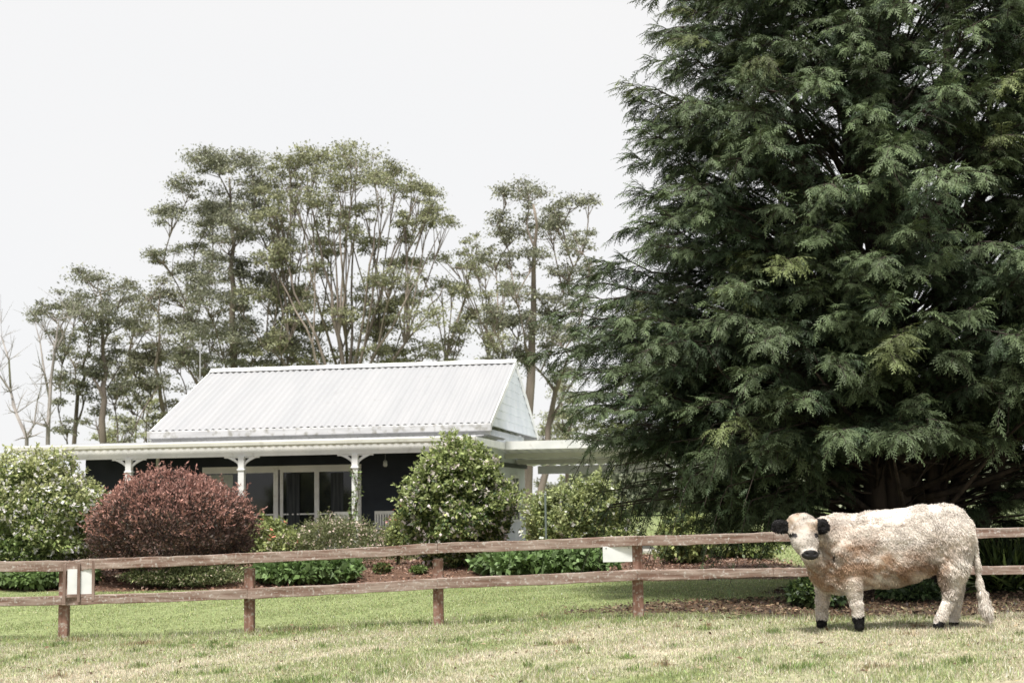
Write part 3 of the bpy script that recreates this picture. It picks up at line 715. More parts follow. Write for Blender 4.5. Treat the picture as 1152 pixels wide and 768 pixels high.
gum('tall slender gum tree with a straight pale trunk left of the broad one', [[(262, 560), (262, 400), (263, 300), (258, 200)]],
    [(250, 180, 46, 12), (212, 205, 22, 9), (285, 192, 24, 12), (195, 240, 25, 11), (240, 232, 34, 13), (282, 228, 28, 12), (184, 282, 24, 7), (215, 300, 26, 11), (256, 268, 36, 13), (300, 262, 26, 12),
     (235, 332, 34, 13), (282, 308, 34, 14), (322, 330, 26, 13), (205, 368, 28, 12), (250, 380, 38, 15), (300, 368, 36, 14), (335, 388, 26, 12), (215, 405, 24, 10), (280, 405, 30, 10)], 60, 61, EUD)
gum('broad fan shaped gum tree with many thin rising stems behind the roof', [[(390, 560), (388, 430), (372, 330), (345, 210)], [(392, 560), (392, 420), (398, 300), (402, 190)], [(394, 560), (400, 420), (435, 310), (470, 220)], [(388, 560), (375, 430), (330, 330), (310, 240)], [(395, 560), (405, 430), (450, 350), (495, 260)], [(391, 560), (384, 430), (352, 320), (335, 230)], [(393, 560), (396, 430), (418, 300), (425, 215)], [(387, 560), (372, 440), (345, 370), (300, 290)], [(396, 560), (410, 440), (470, 370), (500, 320)], [(392, 560), (389, 420), (384, 300), (380, 215)]],
    [(355, 176, 38, 10), (402, 174, 44, 10), (447, 190, 28, 10), (322, 196, 24, 11), (300, 212, 18, 9), (380, 200, 36, 10), (430, 208, 34, 11), (472, 210, 22, 10), (485, 228, 20, 9), (350, 226, 32, 9), (312, 240, 28, 11),
     (412, 232, 20, 7), (500, 244, 22, 8), (456, 246, 16, 6), (338, 268, 32, 12), (308, 285, 22, 9), (396, 262, 18, 6), (335, 328, 28, 11), (462, 290, 22, 7), (440, 314, 28, 9), (400, 330, 32, 10), (355, 368, 28, 10),
     (422, 372, 32, 11), (470, 352, 30, 10), (322, 398, 24, 9), (380, 400, 28, 9), (475, 392, 26, 9), (350, 300, 24, 8), (430, 345, 26, 9), (380, 350, 24, 8), (300, 330, 24, 9), (330, 365, 22, 9), (450, 400, 24, 8), (350, 405, 26, 8), (420, 270, 18, 6), (375, 245, 22, 7), (470, 325, 20, 7)], 58, 62, EU2, dens=.95, rtrunk=.13, spread=1.2, fan=8.0)
gum('smaller leaning gum tree right of the broad fan shaped one', [[(485, 560), (500, 410), (520, 340), (535, 290)]],
    [(512, 285, 26, 9), (532, 274, 18, 7), (546, 298, 24, 10), (520, 328, 22, 9), (556, 334, 24, 10), (496, 318, 18, 7), (540, 362, 28, 10), (510, 380, 24, 9), (560, 384, 22, 10), (498, 402, 22, 8)], 62, 63, EU2, dens=.8, rtrunk=.12, fan=7.5)
gum('upright gum tree with a single grey trunk just right of the gable', [[(592, 560), (596, 430), (602, 330), (600, 230)], [(597, 520), (625, 440), (640, 400)]],
    [(595, 212, 30, 8), (570, 215, 14, 7), (642, 222, 16, 6), (622, 236, 20, 7), (575, 258, 26, 9), (620, 252, 32, 11), (655, 270, 20, 11), (556, 282, 18, 8), (600, 285, 28, 11), (640, 300, 24, 11), (580, 320, 24, 9), (616, 334, 28, 10),
     (590, 364, 26, 10), (632, 374, 24, 9), (562, 350, 18, 8), (606, 400, 24, 9), (655, 340, 16, 10), (575, 395, 18, 8), (640, 420, 20, 10)], 56, 64, EUD, dens=.85, rtrunk=.24)
gum('round topped gum tree farthest left above the verandah roof', [[(118, 560), (116, 470), (118, 400), (112, 325)], [(75, 560), (88, 440), (100, 380)]],
    [(110, 310, 30, 9), (76, 334, 26, 9), (46, 350, 20, 6), (134, 324, 24, 9), (95, 348, 28, 10), (125, 358, 26, 11), (70, 372, 14, 6), (105, 398, 24, 10), (137, 394, 20, 10), (90, 428, 20, 8), (126, 434, 22, 9), (108, 465, 16, 7), (66, 420, 12, 6), (100, 374, 20, 9), (85, 395, 16, 7)], 60, 65, EUD, dens=.9, rtrunk=.19)
gum('bushy gum tree standing between the farthest left and the tall slender one', [[(195, 560), (185, 480), (176, 410), (180, 330)], [(205, 560), (228, 440), (215, 370)]],
    [(166, 320, 24, 9), (202, 328, 24, 10), (152, 345, 16, 8), (176, 362, 28, 11), (212, 350, 22, 10), (160, 400, 24, 10), (197, 398, 26, 11), (170, 430, 20, 9), (150, 452, 16, 8), (188, 452, 18, 9), (220, 432, 20, 10), (232, 400, 20, 10), (140, 420, 18, 9), (205, 460, 16, 8), (145, 380, 18, 9), (190, 385, 22, 10), (240, 370, 20, 9)], 63, 66, EU, dens=.9, rtrunk=.15)
gum('pale low gum sapling behind the carport roof', [[(640, 560), (638, 500), (632, 450)]],
    [(628, 440, 20, 11), (650, 452, 18, 10), (632, 470, 24, 10), (655, 482, 20, 10), (612, 482, 14, 8), (640, 492, 24, 8)], 66, 67, [(.28, .3, .18), (.34, .35, .22)], dens=.8, rtrunk=.1)
gum('pale yellowish gum sapling low between the left trunks', [[(150, 560), (150, 500), (155, 450)]],
    [(150, 430, 18, 9), (165, 452, 18, 9), (140, 470, 18, 8), (165, 482, 20, 8), (190, 478, 16, 8), (120, 485, 18, 6)], 70, 68, [(.28, .3, .15), (.34, .35, .2)], dens=.7, rtrunk=.09)
# distant tree line seen below the conifer and at both sides
for i, (px, top, dd, wv, lab) in enumerate([(700, 522, 95, 70, 'low pale tree far beyond the shrub under the carport'), (830, 517, 105, 80, 'low pale tree far beyond the fence, left of the conifer trunk'), (960, 514, 100, 75, 'low pale tree far behind the conifer trunk'),
        (1090, 506, 95, 75, 'low pale tree at the far right, beyond the cow'), (-60, 535, 110, 70, 'low pale tree far beyond the left end of the house')]):
    leafy('distant_tree', lab, 'tree', px - wv, px + wv, top, dd, 8000, .45, [(.2, .22, .15), (.26, .28, .19), (.15, .17, .11)], seed=90 + i, depth=3.5, lump=.25, stems=3, group='low trees on the horizon')
# bare dead trees at the left
def bare(label, paths, d, r):
    g = np.random.default_rng(int(paths[0][0][0]) + 77)
    b0 = P(paths[0][0][0], 560, d); b0.z = 0
    root = tag(empty('dead_tree', b0), label, 'tree', 'bare dead trees at the left')
    for j, pth in enumerate(paths):
        pts = [np.array(P(x, y, d + g.normal(0, .3))) - np.array(b0) for x, y in pth]
        if j == 0: pts[0] = np.array([pts[0][0], 0, -.1])
        m = MB(); k = len(pts); rr = [r * (1 if j == 0 else .55) * (1 - .75 * i / (k - 1)) for i in range(k)]
        m.tube(pts, rr, 5)
        for i in range(1, k):
            for q in range(5):
                e = pts[i] + g.normal(0, .42, 3) + np.array([0, 0, .45]); md_ = (pts[i] + e) / 2 + g.normal(0, .06, 3)
                m.tube([pts[i], md_, e], [rr[i] * .5, rr[i] * .35, .006], 4)
                for z_ in range(2):
                    e2 = e + g.normal(0, .25, 3) + np.array([0, 0, .1]); m.tube([md_, e2], [.01, .004], 3)
        m.build('trunk' if j == 0 else 'branch', MDEAD, root)
bare('bare dead sapling forking at the far left edge', [[(30, 560), (30, 492), (18, 465), (12, 440), (10, 405), (2, 380)], [(30, 490), (38, 478), (42, 450), (46, 436)], [(12, 440), (-2, 420), (-10, 395)]], 55, .09)
bare('bare dead tree with thin upright limbs beside the farthest left gum', [[(52, 560), (54, 480), (57, 430), (62, 390), (66, 360)], [(56, 450), (50, 420), (45, 385), (40, 365)], [(60, 400), (72, 375), (78, 360)]], 57, .11)

# ------------------------------------------------------------------ big conifer
def conifer():
    g = np.random.default_rng(101)
    D = 21.8; base = on_ground(1012, D)
    root = tag(empty('conifer', base), 'huge dark green drooping conifer towering behind the cow', 'tree')
    zz = np.array([0.5, 1.0, 1.6, 2.1, 2.7, 3.6, 4.6, 6.3, 7.7, 9.0, 11.5, 13.5, 15.2]); RR = np.array([2.7, 3.1, 3.8, 4.5, 5.0, 5.1, 4.75, 4.3, 4.0, 3.6, 2.6, 1.4, .2])
    tb = MB()
    H = 15.2
    fl = [(.0, .50), (.0, .43), (.0, .4), (0, .34), (0, .26), (0, .15), (0, .03)]
    main = [(.0, 0, -.1), (-.03, 0, .5), (0, 0, 1.5), (.05, 0, 3.5), (.02, 0, 7), (0, 0, 11), (0, 0, 15)]
    tb.tube(main, [r for _, r in fl], 12)
    stemsl = [np.array(main)]
    for (dx, dy, tx, ty, th, r) in ((-.35, -.25, -.75, -.6, 9, .2), (.5, -.2, 1.1, -.5, 10, .2), (.85, .1, 1.9, .2, 8, .15), (1.15, -.1, 2.8, -.4, 6.5, .12), (-.5, .3, -1.2, .6, 8, .16), (.2, .5, .5, 1.2, 10, .18)):
        pts = [(dx * .6, dy * .6, -.1), (dx, dy, .6), (dx + (tx - dx) * .25, dy + (ty - dy) * .25, th * .3), (dx + (tx - dx) * .6, dy + (ty - dy) * .6, th * .65), (tx, ty, th)]
        tb.tube(pts, [r, r * .9, r * .75, r * .45, .03], 8); stemsl.append(np.array(pts))
    trunk = tb.build('trunk', MBARK, root, smooth=True)
    bb = MB(); FP = []; FD = []; FN = []; FS = []; FC = []
    nb = 1250
    for i in range(nb):
        az = i * 2.39996 + g.normal(0, .2)
        u = (i + .5) / nb
        zt = np.interp(u, [0, .10, .44, .8, 1], [.9, 2.0, 4.6, 9.4, 15.0]) + g.normal(0, .15)
        Rm = np.interp(zt, zz, RR); lump = 1 + .07 * math.sin(3 * az + zt * 1.3) + .05 * math.sin(7 * az - zt * 2.1)
        R = Rm * lump * g.uniform(.72, 1.0)
        front = -math.sin(az)
        if abs(front) > .35 and zt < 2.1 and -.5 < math.cos(az) < .8: continue
        tx_, tz_ = math.cos(az) * R, zt
        hole = snoise(np.array([[tx_ * .9, 3.3, tz_ * .9]]), .62)[0]
        if zt > 2.4 and hole > (.85 if tx_ > -1.2 else 1.05): continue
        if front < -.2 and g.random() < .3: continue
        inner_ = i % 4 == 0
        if inner_: R *= g.uniform(.55, .8)
        o = np.array([math.cos(az), math.sin(az), 0])
        h0 = max(g.uniform(1.3, 2.9), zt - R * g.uniform(.35, .65)); h0 = min(h0, zt - .15)
        tgt = o * R + np.array([0, 0, zt])
        st = stemsl[int(np.argmin([np.linalg.norm(s[-2][:2] - o[:2] * 1.2) for s in stemsl]))] if g.random() < .5 else stemsl[0]
        sx = np.interp(h0, st[:, 2], st[:, 0]); sy = np.interp(h0, st[:, 2], st[:, 1]); a = np.array([sx, sy, h0])
        ctrl = a * .35 + tgt * .65; ctrl[2] = zt + .12 * R * g.uniform(.3, 1.2)
        path = np.array(bez(a, ctrl, tgt, 11)) + g.normal(0, .06, (11, 3)) * np.linspace(0, 1, 11)[:, None]
        bb.tube(path, list(np.linspace(.012 + .005 * R, .006, 11)), 5, cap=False)
        nbl = int(15 + 3 * R) if zt < 10 else 9
        tone = np.exp(g.normal(0, .17)) * (np.array((1.15, 1.03, .85)) if g.random() < .08 else np.ones(3))
        side = np.array([-o[1], o[0], 0])
        for k in range(nbl):
            lo = .44 if zt > 2.3 else .5
            t = lo + (1 - lo) * (k + g.random()) / nbl; idx = min(int(t * 10), 9); f = t * 10 - idx
            p = path[idx] * (1 - f) + path[idx + 1] * f
            sg = 1 if k % 2 else -1
            wide = (1.15 - t) * 1.2 + .25
            dr = norm(o * g.uniform(.5, 1.0) + side * sg * wide * g.uniform(.4, 1.1) + np.array([0, 0, g.normal(.12, .32)]))
            Lb = g.uniform(.25, .5) * (1.25 - .45 * t)
            m = 11
            tt = np.linspace(.1, 1, m)
            bp_ = p + dr * (tt * Lb)[:, None] + np.array([0, 0, -1]) * (.26 * Lb * tt ** 2)[:, None]
            bb.tube([p, bp_[3], bp_[-1]], [.009, .007, .004], 3, cap=False)
            tang = norm(dr + np.array([0, 0, -1]) * (.64 * tt)[:, None])
            sd_ = norm(np.cross(tang, np.array([0, 0, 1.0])) + 1e-6)
            alt = np.where(np.arange(m) % 2, 1, -1)[:, None]
            fd = norm(tang * .9 + sd_ * alt * .6 + np.array([0, 0, -.2]) + g.normal(0, .3, (m, 3)))
            fn = norm(np.cross(sd_, tang) * np.sign(np.cross(sd_, tang)[:, 2:3] + 1e-6) + g.normal(0, .35, (m, 3)))
            FP.append(bp_); FD.append(fd); FN.append(fn); FS.append(g.uniform(.12, .22, m))
            near_tip = t > .82  # outermost fronds of each limb get a paler green
            c = np.array((.050, .076, .038)) if not near_tip else np.array((.098, .132, .064))
            FC.append(c * tone * np.exp(g.normal(0, .2, (m, 1))) * np.ones((m, 3)))
    # hanging curtains of foliage at the lower left
    for k in range(80):
        az = g.uniform(PI * .72, PI * 1.3); R = g.uniform(2.6, 4.6); zt = g.uniform(1.3, 2.6)
        p = np.array([math.cos(az) * R, math.sin(az) * R, zt]); Lb = g.uniform(.5, 1.1); m = 22; tt = np.linspace(0, 1, m)
        dr = norm(np.array([math.cos(az), math.sin(az), -.8]) + g.normal(0, .3, 3))
        bp_ = p + dr * (tt * Lb * .6)[:, None] + np.array([0, 0, -1]) * (.7 * Lb * tt ** 1.5)[:, None]
        bb.tube([p * np.array([.75, .75, 1.0]) + np.array([0, 0, .15]), p, bp_[5], bp_[-1]], [.014, .01, .007, .004], 3, cap=False)
        FP.append(bp_); FD.append(norm(np.array([0, 0, -.7]) + g.normal(0, .75, (m, 3)) + dr * .4)); FN.append(norm(np.array([math.cos(az), math.sin(az), .2]) + g.normal(0, .4, (m, 3)))); FS.append(g.uniform(.11, .2, m))
        FC.append(np.array((.045, .07, .03)) * np.exp(g.normal(0, .2, (m, 1))) * np.ones((m, 3)))
    # bare radiating lower limbs
    for k in range(26):
        az = g.uniform(0, 2 * PI); R = g.uniform(2.2, 4.4); a = np.array([g.normal(0, .2), g.normal(0, .2), g.uniform(.3, 2.2)])
        e = np.array([math.cos(az) * R, math.sin(az) * R, a[2] + R * g.uniform(.35, .7)])
        pt = bez(a, (a + e) / 2 + np.array([0, 0, -.1 * R]), e, 7); bb.tube(pt, list(np.linspace(.065, .014, 7)), 5)
        for q in range(5):
            s0 = np.array(pt[2 + q % 5]); e2 = s0 + norm(e - a + g.normal(0, 1.2, 3)) * g.uniform(.4, 1.0); bb.tube([s0, (s0 + e2) / 2 + g.normal(0, .05, 3), e2], [.014, .01, .004], 3)
    bb.build('branch', MBARK, trunk, smooth=True)
    FP = np.concatenate(FP); FD = np.concatenate(FD); FN = np.concatenate(FN); FS = np.concatenate(FS); FC = np.concatenate(FC)
    print('fronds', len(FP))
    scatter('crown', FP, FD, FN, FS, T_FROND, np.clip(FC, .004, .5), MCON, root)
conifer()

# ------------------------------------------------------------------ fence
MWOOD = noise_mat('weathered_rail', (.16, .10, .078), (.32, .255, .22), scale=4.5, detail=9, stretch=(.5, 1, 5), rough=.9, bump=.5, c3=(.5, .48, .45), s3=30, t3=(.55, .8), spec=.1)
MPOST = noise_mat('stained_post', (.13, .07, .05), (.27, .165, .13), scale=5, detail=8, stretch=(4, 4, .6), rough=.9, bump=.5, c3=(.40, .36, .32), s3=26, t3=(.52, .72), spec=.1)
def fd_(px): return 18.3 - 1.35 * (px - 70) / 647          # depth of the fence at a column
fposts = [(-140, 636, 716), (70, 631, 716), (279, 632, 712), (492, 621, 702), (717, 605, 697), (962, 600, 700), (1210, 596, 690)]
fr0 = P(70, 715, fd_(70)); fence = tag(empty('fence', (fr0.x, fr0.y, gz(fr0.x, fr0.y))), 'weathered reddish two rail timber fence crossing the paddock', 'fence')
FO = fence.location.copy()
def FL(v): return Vector(v) - FO
for (px, pt, pb) in fposts:
    dd = fd_(px); t = P(px, pt + 2, dd); gzz = gz(t.x, t.y)
    x, y = t.x - FO.x, t.y - FO.y + .06
    lean = (P(717, 610, 17).x - 0) * 0
    m = MB(); m.box(x - .062, x + .062, y - .0, y + .11, gzz - .25 - FO.z, t.z - FO.z - (.06 if px in (279, 492, 717) else 0))
    m.build('post', MPOST, fence, bevel=.012)
railT = [(-140, 636, 12), (70, 636.5, 12.5), (100, 634, 12.5), (279, 627.5, 12), (492, 616.5, 12), (717, 608, 12), (870, 603.5, 11.5), (957, 601, 11.5), (1210, 597, 11)]
railB = [(-140, 679, 10.5), (70, 675, 10.5), (279, 667.5, 12), (492, 656, 12.5), (717, 646.5, 12.5), (870, 643.5, 10.5), (957, 642, 10), (1210, 640, 10)]
for rl in (railT, railB):
    for i in range(len(rl) - 1):
        a, b_ = rl[i], rl[i + 1]; da, db = fd_(a[0]), fd_(b_[0])
        m = MB(); nn = 14; vs = []
        rg = np.random.default_rng(i + int(a[1]))
        offs = rg.normal(0, .0035, (nn + 1, 4, 2))
        for k in range(nn + 1):
            t = k / nn; px = a[0] + (b_[0] - a[0]) * t; py = a[1] + (b_[1] - a[1]) * t + .5 * math.sin(t * PI); dd = da + (db - da) * t; q = P(px, py, dd) - FO
            hh = (a[2] * (1 - t) + b_[2] * t) / 2 / FPX * dd * .92
            for c_i, (yy, z2) in enumerate(((-.035, -hh), (.045, -hh), (.045, hh), (-.035, hh))):
                e = .004 if i % 2 else 0
                vs.append((q.x, q.y + yy - e + .01 + offs[k, c_i, 0], q.z + z2 + offs[k, c_i, 1]))
        fs = [(0, 1, 2, 3), (4 * nn + 3, 4 * nn + 2, 4 * nn + 1, 4 * nn)]
        for k in range(nn):
            for c_i in range(4): c2 = (c_i + 1) % 4; fs.append((4 * k + c_i, 4 * k + 4 + c_i, 4 * k + 4 + c2, 4 * k + c2))
        m.add(vs, fs); m.build('rail', MWOOD, fence, bevel=.006)
# slatted board holder
MPANEL = noise_mat('white_panel', (.6, .62, .62), (.72, .73, .72), scale=5, rough=.5)
MBATT = noise_mat('old_batten', (.14, .09, .07), (.28, .21, .18), scale=6, stretch=(3, 3, .5), rough=.9)
dd = fd_(90) - .03
q = P(90, 683, dd); bd = tag(empty('notice_board', q), 'blank white board held behind three upright wooden battens on the fence', 'board')
def BX(px, py): return P(px, py, dd) - q
m = MB(); a0 = BX(76, 640); a1 = BX(105, 668); m.box(a0.x, a1.x, .0, .012, a1.z, a0.z); m.build('panel', MPANEL, bd)
for px, (t_, b_) in ((73.5, (634, 678)), (89.5, (633, 677)), (106, (630, 675))):
    u = BX(px, t_); l = BX(px, b_); MB().box(u.x - .018, u.x + .018, -.035, -.012, l.z, u.z).build('batten', MBATT, bd, bevel=.003)
u = BX(75, 668); l = BX(105, 671); MB().box(u.x, l.x, -.01, .02, l.z, u.z - .001).build('ledge', MBATT, bd)
dd = fd_(695); q = P(695, 632, dd); sg = tag(empty('sign_plate', q), 'blank white plate hanging under the top fence rail beside the fourth post', 'sign')
a0 = P(678, 614.5, dd) - q; a1 = P(711.5, 631.5, dd) - q
MB().box(a0.x, a1.x, .0, .012, a1.z, a0.z).build('plate', MPANEL, sg, bevel=.002)
for xx in (a0.x + .04, a1.x - .04): MB().tube([(xx, -.004, a0.z - .02), (xx, .006, a0.z - .02)], .008, 8).build('screw', plain('screw_metal', (.3, .3, .3), .4, .8), sg)
MB().tube([P(714, 600, 29.4), on_ground(714, 29.4)], .05, 8)
# garden stake
q = on_ground(615, 30.5); st = tag(empty('garden_stake', q), 'thin grey green metal stake rising out of the carport shrub', 'stake')
hh = P(615, 556, 30.5).z - q.z
MB().tube([(0, 0, -.1), (0, 0, hh)], .022, 6).build('pole', plain('stake_metal', (.22, .27, .25), .5, .3), st)
MB().tube([(0, 0, hh), (0, 0, hh + .03)], [.03, .02], 6).build('cap', plain('stake_cap', (.3, .33, .31), .5), st)

# ------------------------------------------------------------------ cow
def surface_nets(fv, lo, hstep):
    nx, ny, nz = fv.shape; s = fv < 0
    c = [(i, j, k) for i in (0, 1) for j in (0, 1) for k in (0, 1)]
    S = np.zeros((nx - 1, ny - 1, nz - 1), int); Vc = []
    for (i, j, k) in c: S += s[i:nx - 1 + i, j:ny - 1 + j, k:nz - 1 + k]
    act = (S > 0) & (S < 8); idx = -np.ones(act.shape, int); idx[act] = np.arange(act.sum())
    I, J, K = np.nonzero(act); acc = np.zeros((len(I), 3)); cnt = np.zeros(len(I))
    for a_ in c:
        for ax in range(3):
            if a_[ax]: continue
            b_ = list(a_); b_[ax] = 1
            f0 = fv[I + a_[0], J + a_[1], K + a_[2]]; f1 = fv[I + b_[0], J + b_[1], K + b_[2]]
            mk = (f0 < 0) != (f1 < 0); t = np.where(mk, f0 / np.where(f0 - f1 == 0, 1, f0 - f1), 0)
            p = np.stack([np.full(len(I), float(a_[q])) for q in range(3)], -1); p[:, ax] += t
            acc += p * mk[:, None]; cnt += mk
    V = (np.stack([I, J, K], -1) + acc / cnt[:, None]) * hstep + lo
    Q = []
    for ax in range(3):
        sl0 = [slice(0, n) for n in fv.shape]; sl1 = [slice(0, n) for n in fv.shape]
        sl0[ax] = slice(0, fv.shape[ax] - 1); sl1[ax] = slice(1, fv.shape[ax])
        ch = s[tuple(sl0)] != s[tuple(sl1)]; e = np.argwhere(ch); u, v = [q for q in range(3) if q != ax]
        ok = (e[:, u] > 0) & (e[:, v] > 0) & (e[:, u] < fv.shape[u] - 1) & (e[:, v] < fv.shape[v] - 1); e = e[ok]
        def cell(du, dv):
            q = e.copy(); q[:, u] -= du; q[:, v] -= dv; return idx[q[:, 0], q[:, 1], q[:, 2]]
        quad = np.stack([cell(0, 0), cell(1, 0), cell(1, 1), cell(0, 1)], -1)
        inside0 = s[e[:, 0], e[:, 1], e[:, 2]]; flip = inside0 if ax != 1 else ~inside0
        quad[flip] = quad[flip][:, ::-1]
        Q.append(quad)
    return V, np.concatenate(Q)[:, ::-1] if False else (V, np.concatenate(Q))[1]

def cow():
    root_p = P(988, 702, 15.4); gzz = gz(root_p.x, root_p.y); print('cow ground', root_p, gzz)
    root = tag(empty('cow', (root_p.x, root_p.y, gzz + .0)), 'shaggy cream cow with black ears and muzzle, rusty stained flank, looking at the camera', 'cow')
    h = .014; lo = np.array([-1.22, -.75, -.06]); hi = np.array([1.28, .5, 1.5])
    ax = [np.arange(lo[i], hi[i], h) for i in range(3)]
    X, Y, Z = np.meshgrid(*ax, indexing='ij')
    def cone(a, b, ra, rb, sq=(1, 1, 1)):
        a = np.array(a, float); b = np.array(b, float); s = np.array(sq); ab = (b - a) * s; L2 = (ab ** 2).sum()
        px, py, pz = (X - a[0]) * s[0], (Y - a[1]) * s[1], (Z - a[2]) * s[2]
        t = np.clip((px * ab[0] + py * ab[1] + pz * ab[2]) / L2, 0, 1)
        return np.sqrt((px - t * ab[0]) ** 2 + (py - t * ab[1]) ** 2 + (pz - t * ab[2]) ** 2) - (ra + (rb - ra) * t)
    def ell(c, r):
        k = np.sqrt(((X - c[0]) / r[0]) ** 2 + ((Y - c[1]) / r[1]) ** 2 + ((Z - c[2]) / r[2]) ** 2); return (k - 1) * min(r)
    def smin(a, b, k):
        hh = np.clip(.5 + .5 * (b - a) / k, 0, 1); return b * (1 - hh) + a * hh - k * hh * (1 - hh)
    tx = [-.74, -.70, -.58, -.40, -.19, 0, .25, .46, .61, .77, .93, 1.02, 1.06, 1.08]
    tt = [.80, .93, 1.12, 1.205, 1.225, 1.25, 1.275, 1.295, 1.315, 1.315, 1.26, 1.15, 1.0, .95]
    bt = [.72, .56, .42, .385, .43, .45, .47, .53, .62, .66, .67, .72, .84, .9]
    wt = [.02, .09, .19, .26, .28, .31, .33, .32, .30, .28, .22, .14, .06, .01]
    T = np.interp(X, tx, tt); B = np.interp(X, tx, bt); W = np.interp(X, tx, wt)
    # smooth the profile tables a little along x
    kz = np.ones(7) / 7
    f1 = np.interp(ax[0], tx, tt); f2 = np.interp(ax[0], tx, bt); f3 = np.interp(ax[0], tx, wt)
    f3 = f3 * (1 - .10 * np.exp(-((ax[0] - .56) / .08) ** 2) - .08 * np.exp(-((ax[0] + .10) / .07) ** 2))
    f1, f2, f3 = [np.convolve(np.pad(f, 3, mode='edge'), kz, 'valid') for f in (f1, f2, f3)]
    T = f1[:, None, None]; B = f2[:, None, None]; W = np.maximum(f3, .01)[:, None, None]
    hc = (T + B) / 2; hh_ = np.maximum((T - B) / 2, .02)
    f = ((np.abs(Y / W) ** 2.3 + np.abs((Z - hc) / hh_) ** 2.3) ** (1 / 2.3) - 1) * np.minimum(W, hh_)
    f = np.maximum(f, np.maximum(-.74 - X, X - 1.08))
    # legs
    fn = smin(smin(cone((-.36, -.16, .85), (-.30, -.17, .52), .15, .105), cone((-.30, -.17, .52), (-.27, -.19, .31), .098, .062), .04), cone((-.27, -.19, .31), (-.25, -.2, .05), .058, .047), .03)
    ff = smin(smin(cone((-.48, .10, .75), (-.53, .13, .48), .14, .09), cone((-.53, .13, .48), (-.56, .14, .30), .088, .062), .04), cone((-.56, .14, .30), (-.575, .14, .05), .06, .052), .03)
    hn = smin(smin(cone((.80, -.145, .98), (.77, -.16, .62), .20, .135), cone((.76, -.16, .62), (.73, -.17, .36), .13, .066), .05), cone((.73, -.17, .36), (.585, -.18, .05), .062, .052), .03)
    hf = smin(smin(cone((.85, .12, .95), (.88, .14, .60), .18, .115), cone((.88, .14, .60), (.90, .15, .37), .11, .062), .05), cone((.90, .15, .37), (.85, .16, .05), .058, .05), .03)
    for q in (fn, ff, hn, hf): f = smin(f, q, .045)
    # neck, dewlap, head
    f = smin(f, cone((-.42, -.02, .95), (-.73, -.20, 1.03), .25, .13), .10)
    f = smin(f, cone((-.56, -.05, .60), (-.78, -.28, .88), .13, .075), .08)
    hd = cone((-.84, -.30, 1.10), (-.83, -.44, .94), .148, .126)
    hd = smin(hd, cone((-.83, -.44, .94), (-.815, -.53, .835), .112, .085), .05)
    hd = smin(hd, ell((-.812, -.57, .828), (.088, .05, .052)), .03)
    hd = smin(hd, ell((-.815, -.50, .785), (.06, .07, .04)), .03)
    hd = smin(hd, ell((-.84, -.24, 1.15), (.135, .11, .10)), .05)
    for s in (-1, 1):
        hd = smin(hd, ell((-.84 + s * .095, -.40, 1.05), (.035, .03, .028)), .03)          # brow
        hd = np.maximum(hd, -ell((-.84 + s * .116, -.43, 1.022), (.024, .024, .015)))      # eye socket
        hd = np.maximum(hd, -ell((-.812 + s * .045, -.622, .838), (.018, .022, .012)))      # nostril
    f = smin(f, hd, .05)
    for s in (-1, 1):
        hx = -.84 + s * .128; ey_ = -.30 if s < 0 else -.37
        ear = ell((hx + s * .080, ey_, 1.115), (.084, .034, .072))
        ear = smin(ear, cone((hx - s * .02, ey_ + .04, 1.125), (hx + s * .06, ey_, 1.12), .04, .036), .03)
        ear = np.maximum(ear, -ell((hx + s * .082, ey_ - .042, 1.113), (.046, .026, .038)))
        f = smin(f, ear, .015)
    # tail
    tl = smin(cone((1.03, 0, 1.12), (1.07, -.02, .85), .036, .026), cone((1.07, -.02, .85), (1.09, -.03, .5), .024, .03), .03)
    tl = smin(tl, cone((1.09, -.03, .5), (1.14, -.05, .22), .03, .04), .03); tl = smin(tl, cone((1.14, -.05, .22), (1.165, -.05, .12), .045, .02), .03)
    f = smin(f, tl, .03)
    pts = np.stack([X, Y, Z], -1)
    f = f + .011 * snoise(pts.reshape(-1, 3), 8).reshape(f.shape) * (Z > .3)
    f = np.maximum(f, .0 - Z)
    V, Q = surface_nets(f, lo, h)
    bm_me = bpy.data.meshes.new('tmp'); bm_me.from_pydata(V.tolist(), [], Q.tolist()); bm = bmesh.new(); bm.from_mesh(bm_me); bmesh.ops.recalc_face_normals(bm, faces=bm.faces)
    bm.verts.ensure_lookup_table(); bm.normal_update()
    V = np.array([v.co[:] for v in bm.verts]); N = np.array([v.normal[:] for v in bm.verts]); Q = np.array([[v.index for v in f_.verts] for f_ in bm.faces]); bm.free()
    if (N * (V - V.mean(0))).sum() < 0: N = -N
    def colour(p):
        x, y, z = p[:, 0], p[:, 1], p[:, 2]; n = len(p)
        c = np.tile(np.array((.70, .645, .59)), (n, 1))
        s1 = snoise(p, 4); s2 = snoise(p + 5, 11); s3 = snoise(p + 9, 2)
        reg = .55 * np.exp(-((x + .25) / .28) ** 2 - ((z - .85) / .28) ** 2) + .95 * np.exp(-((x - .15) / .32) ** 2 - ((z - .63) / .15) ** 2) + .75 * np.exp(-((x + .58) / .16) ** 2 - ((z - .72) / .3) ** 2) + .3 * np.exp(-((x - .65) / .3) ** 2 - ((z - .8) / .2) ** 2) + .2 * sstep(z, .95, .5) * (z > .42) * (x < .7) + .05
        st = np.clip(reg * (.98 + .7 * s1 + .6 * s2) , 0, .88)[:, None]
        c = c * (1 - st) + np.array((.33, .20, .12)) * st
        sp = sstep(s2 + .5 * snoise(p, 23), 1.0, 1.35)[:, None] * .55 * (z > .55)[:, None]; c = c * (1 - sp) + np.array((.22, .15, .11)) * sp
        dk = (sstep(z, .62, .48) * (x > .0) * (x < .72) * (z > .38))[:, None] * .45; c = c * (1 - dk) + np.array((.2, .14, .1)) * dk
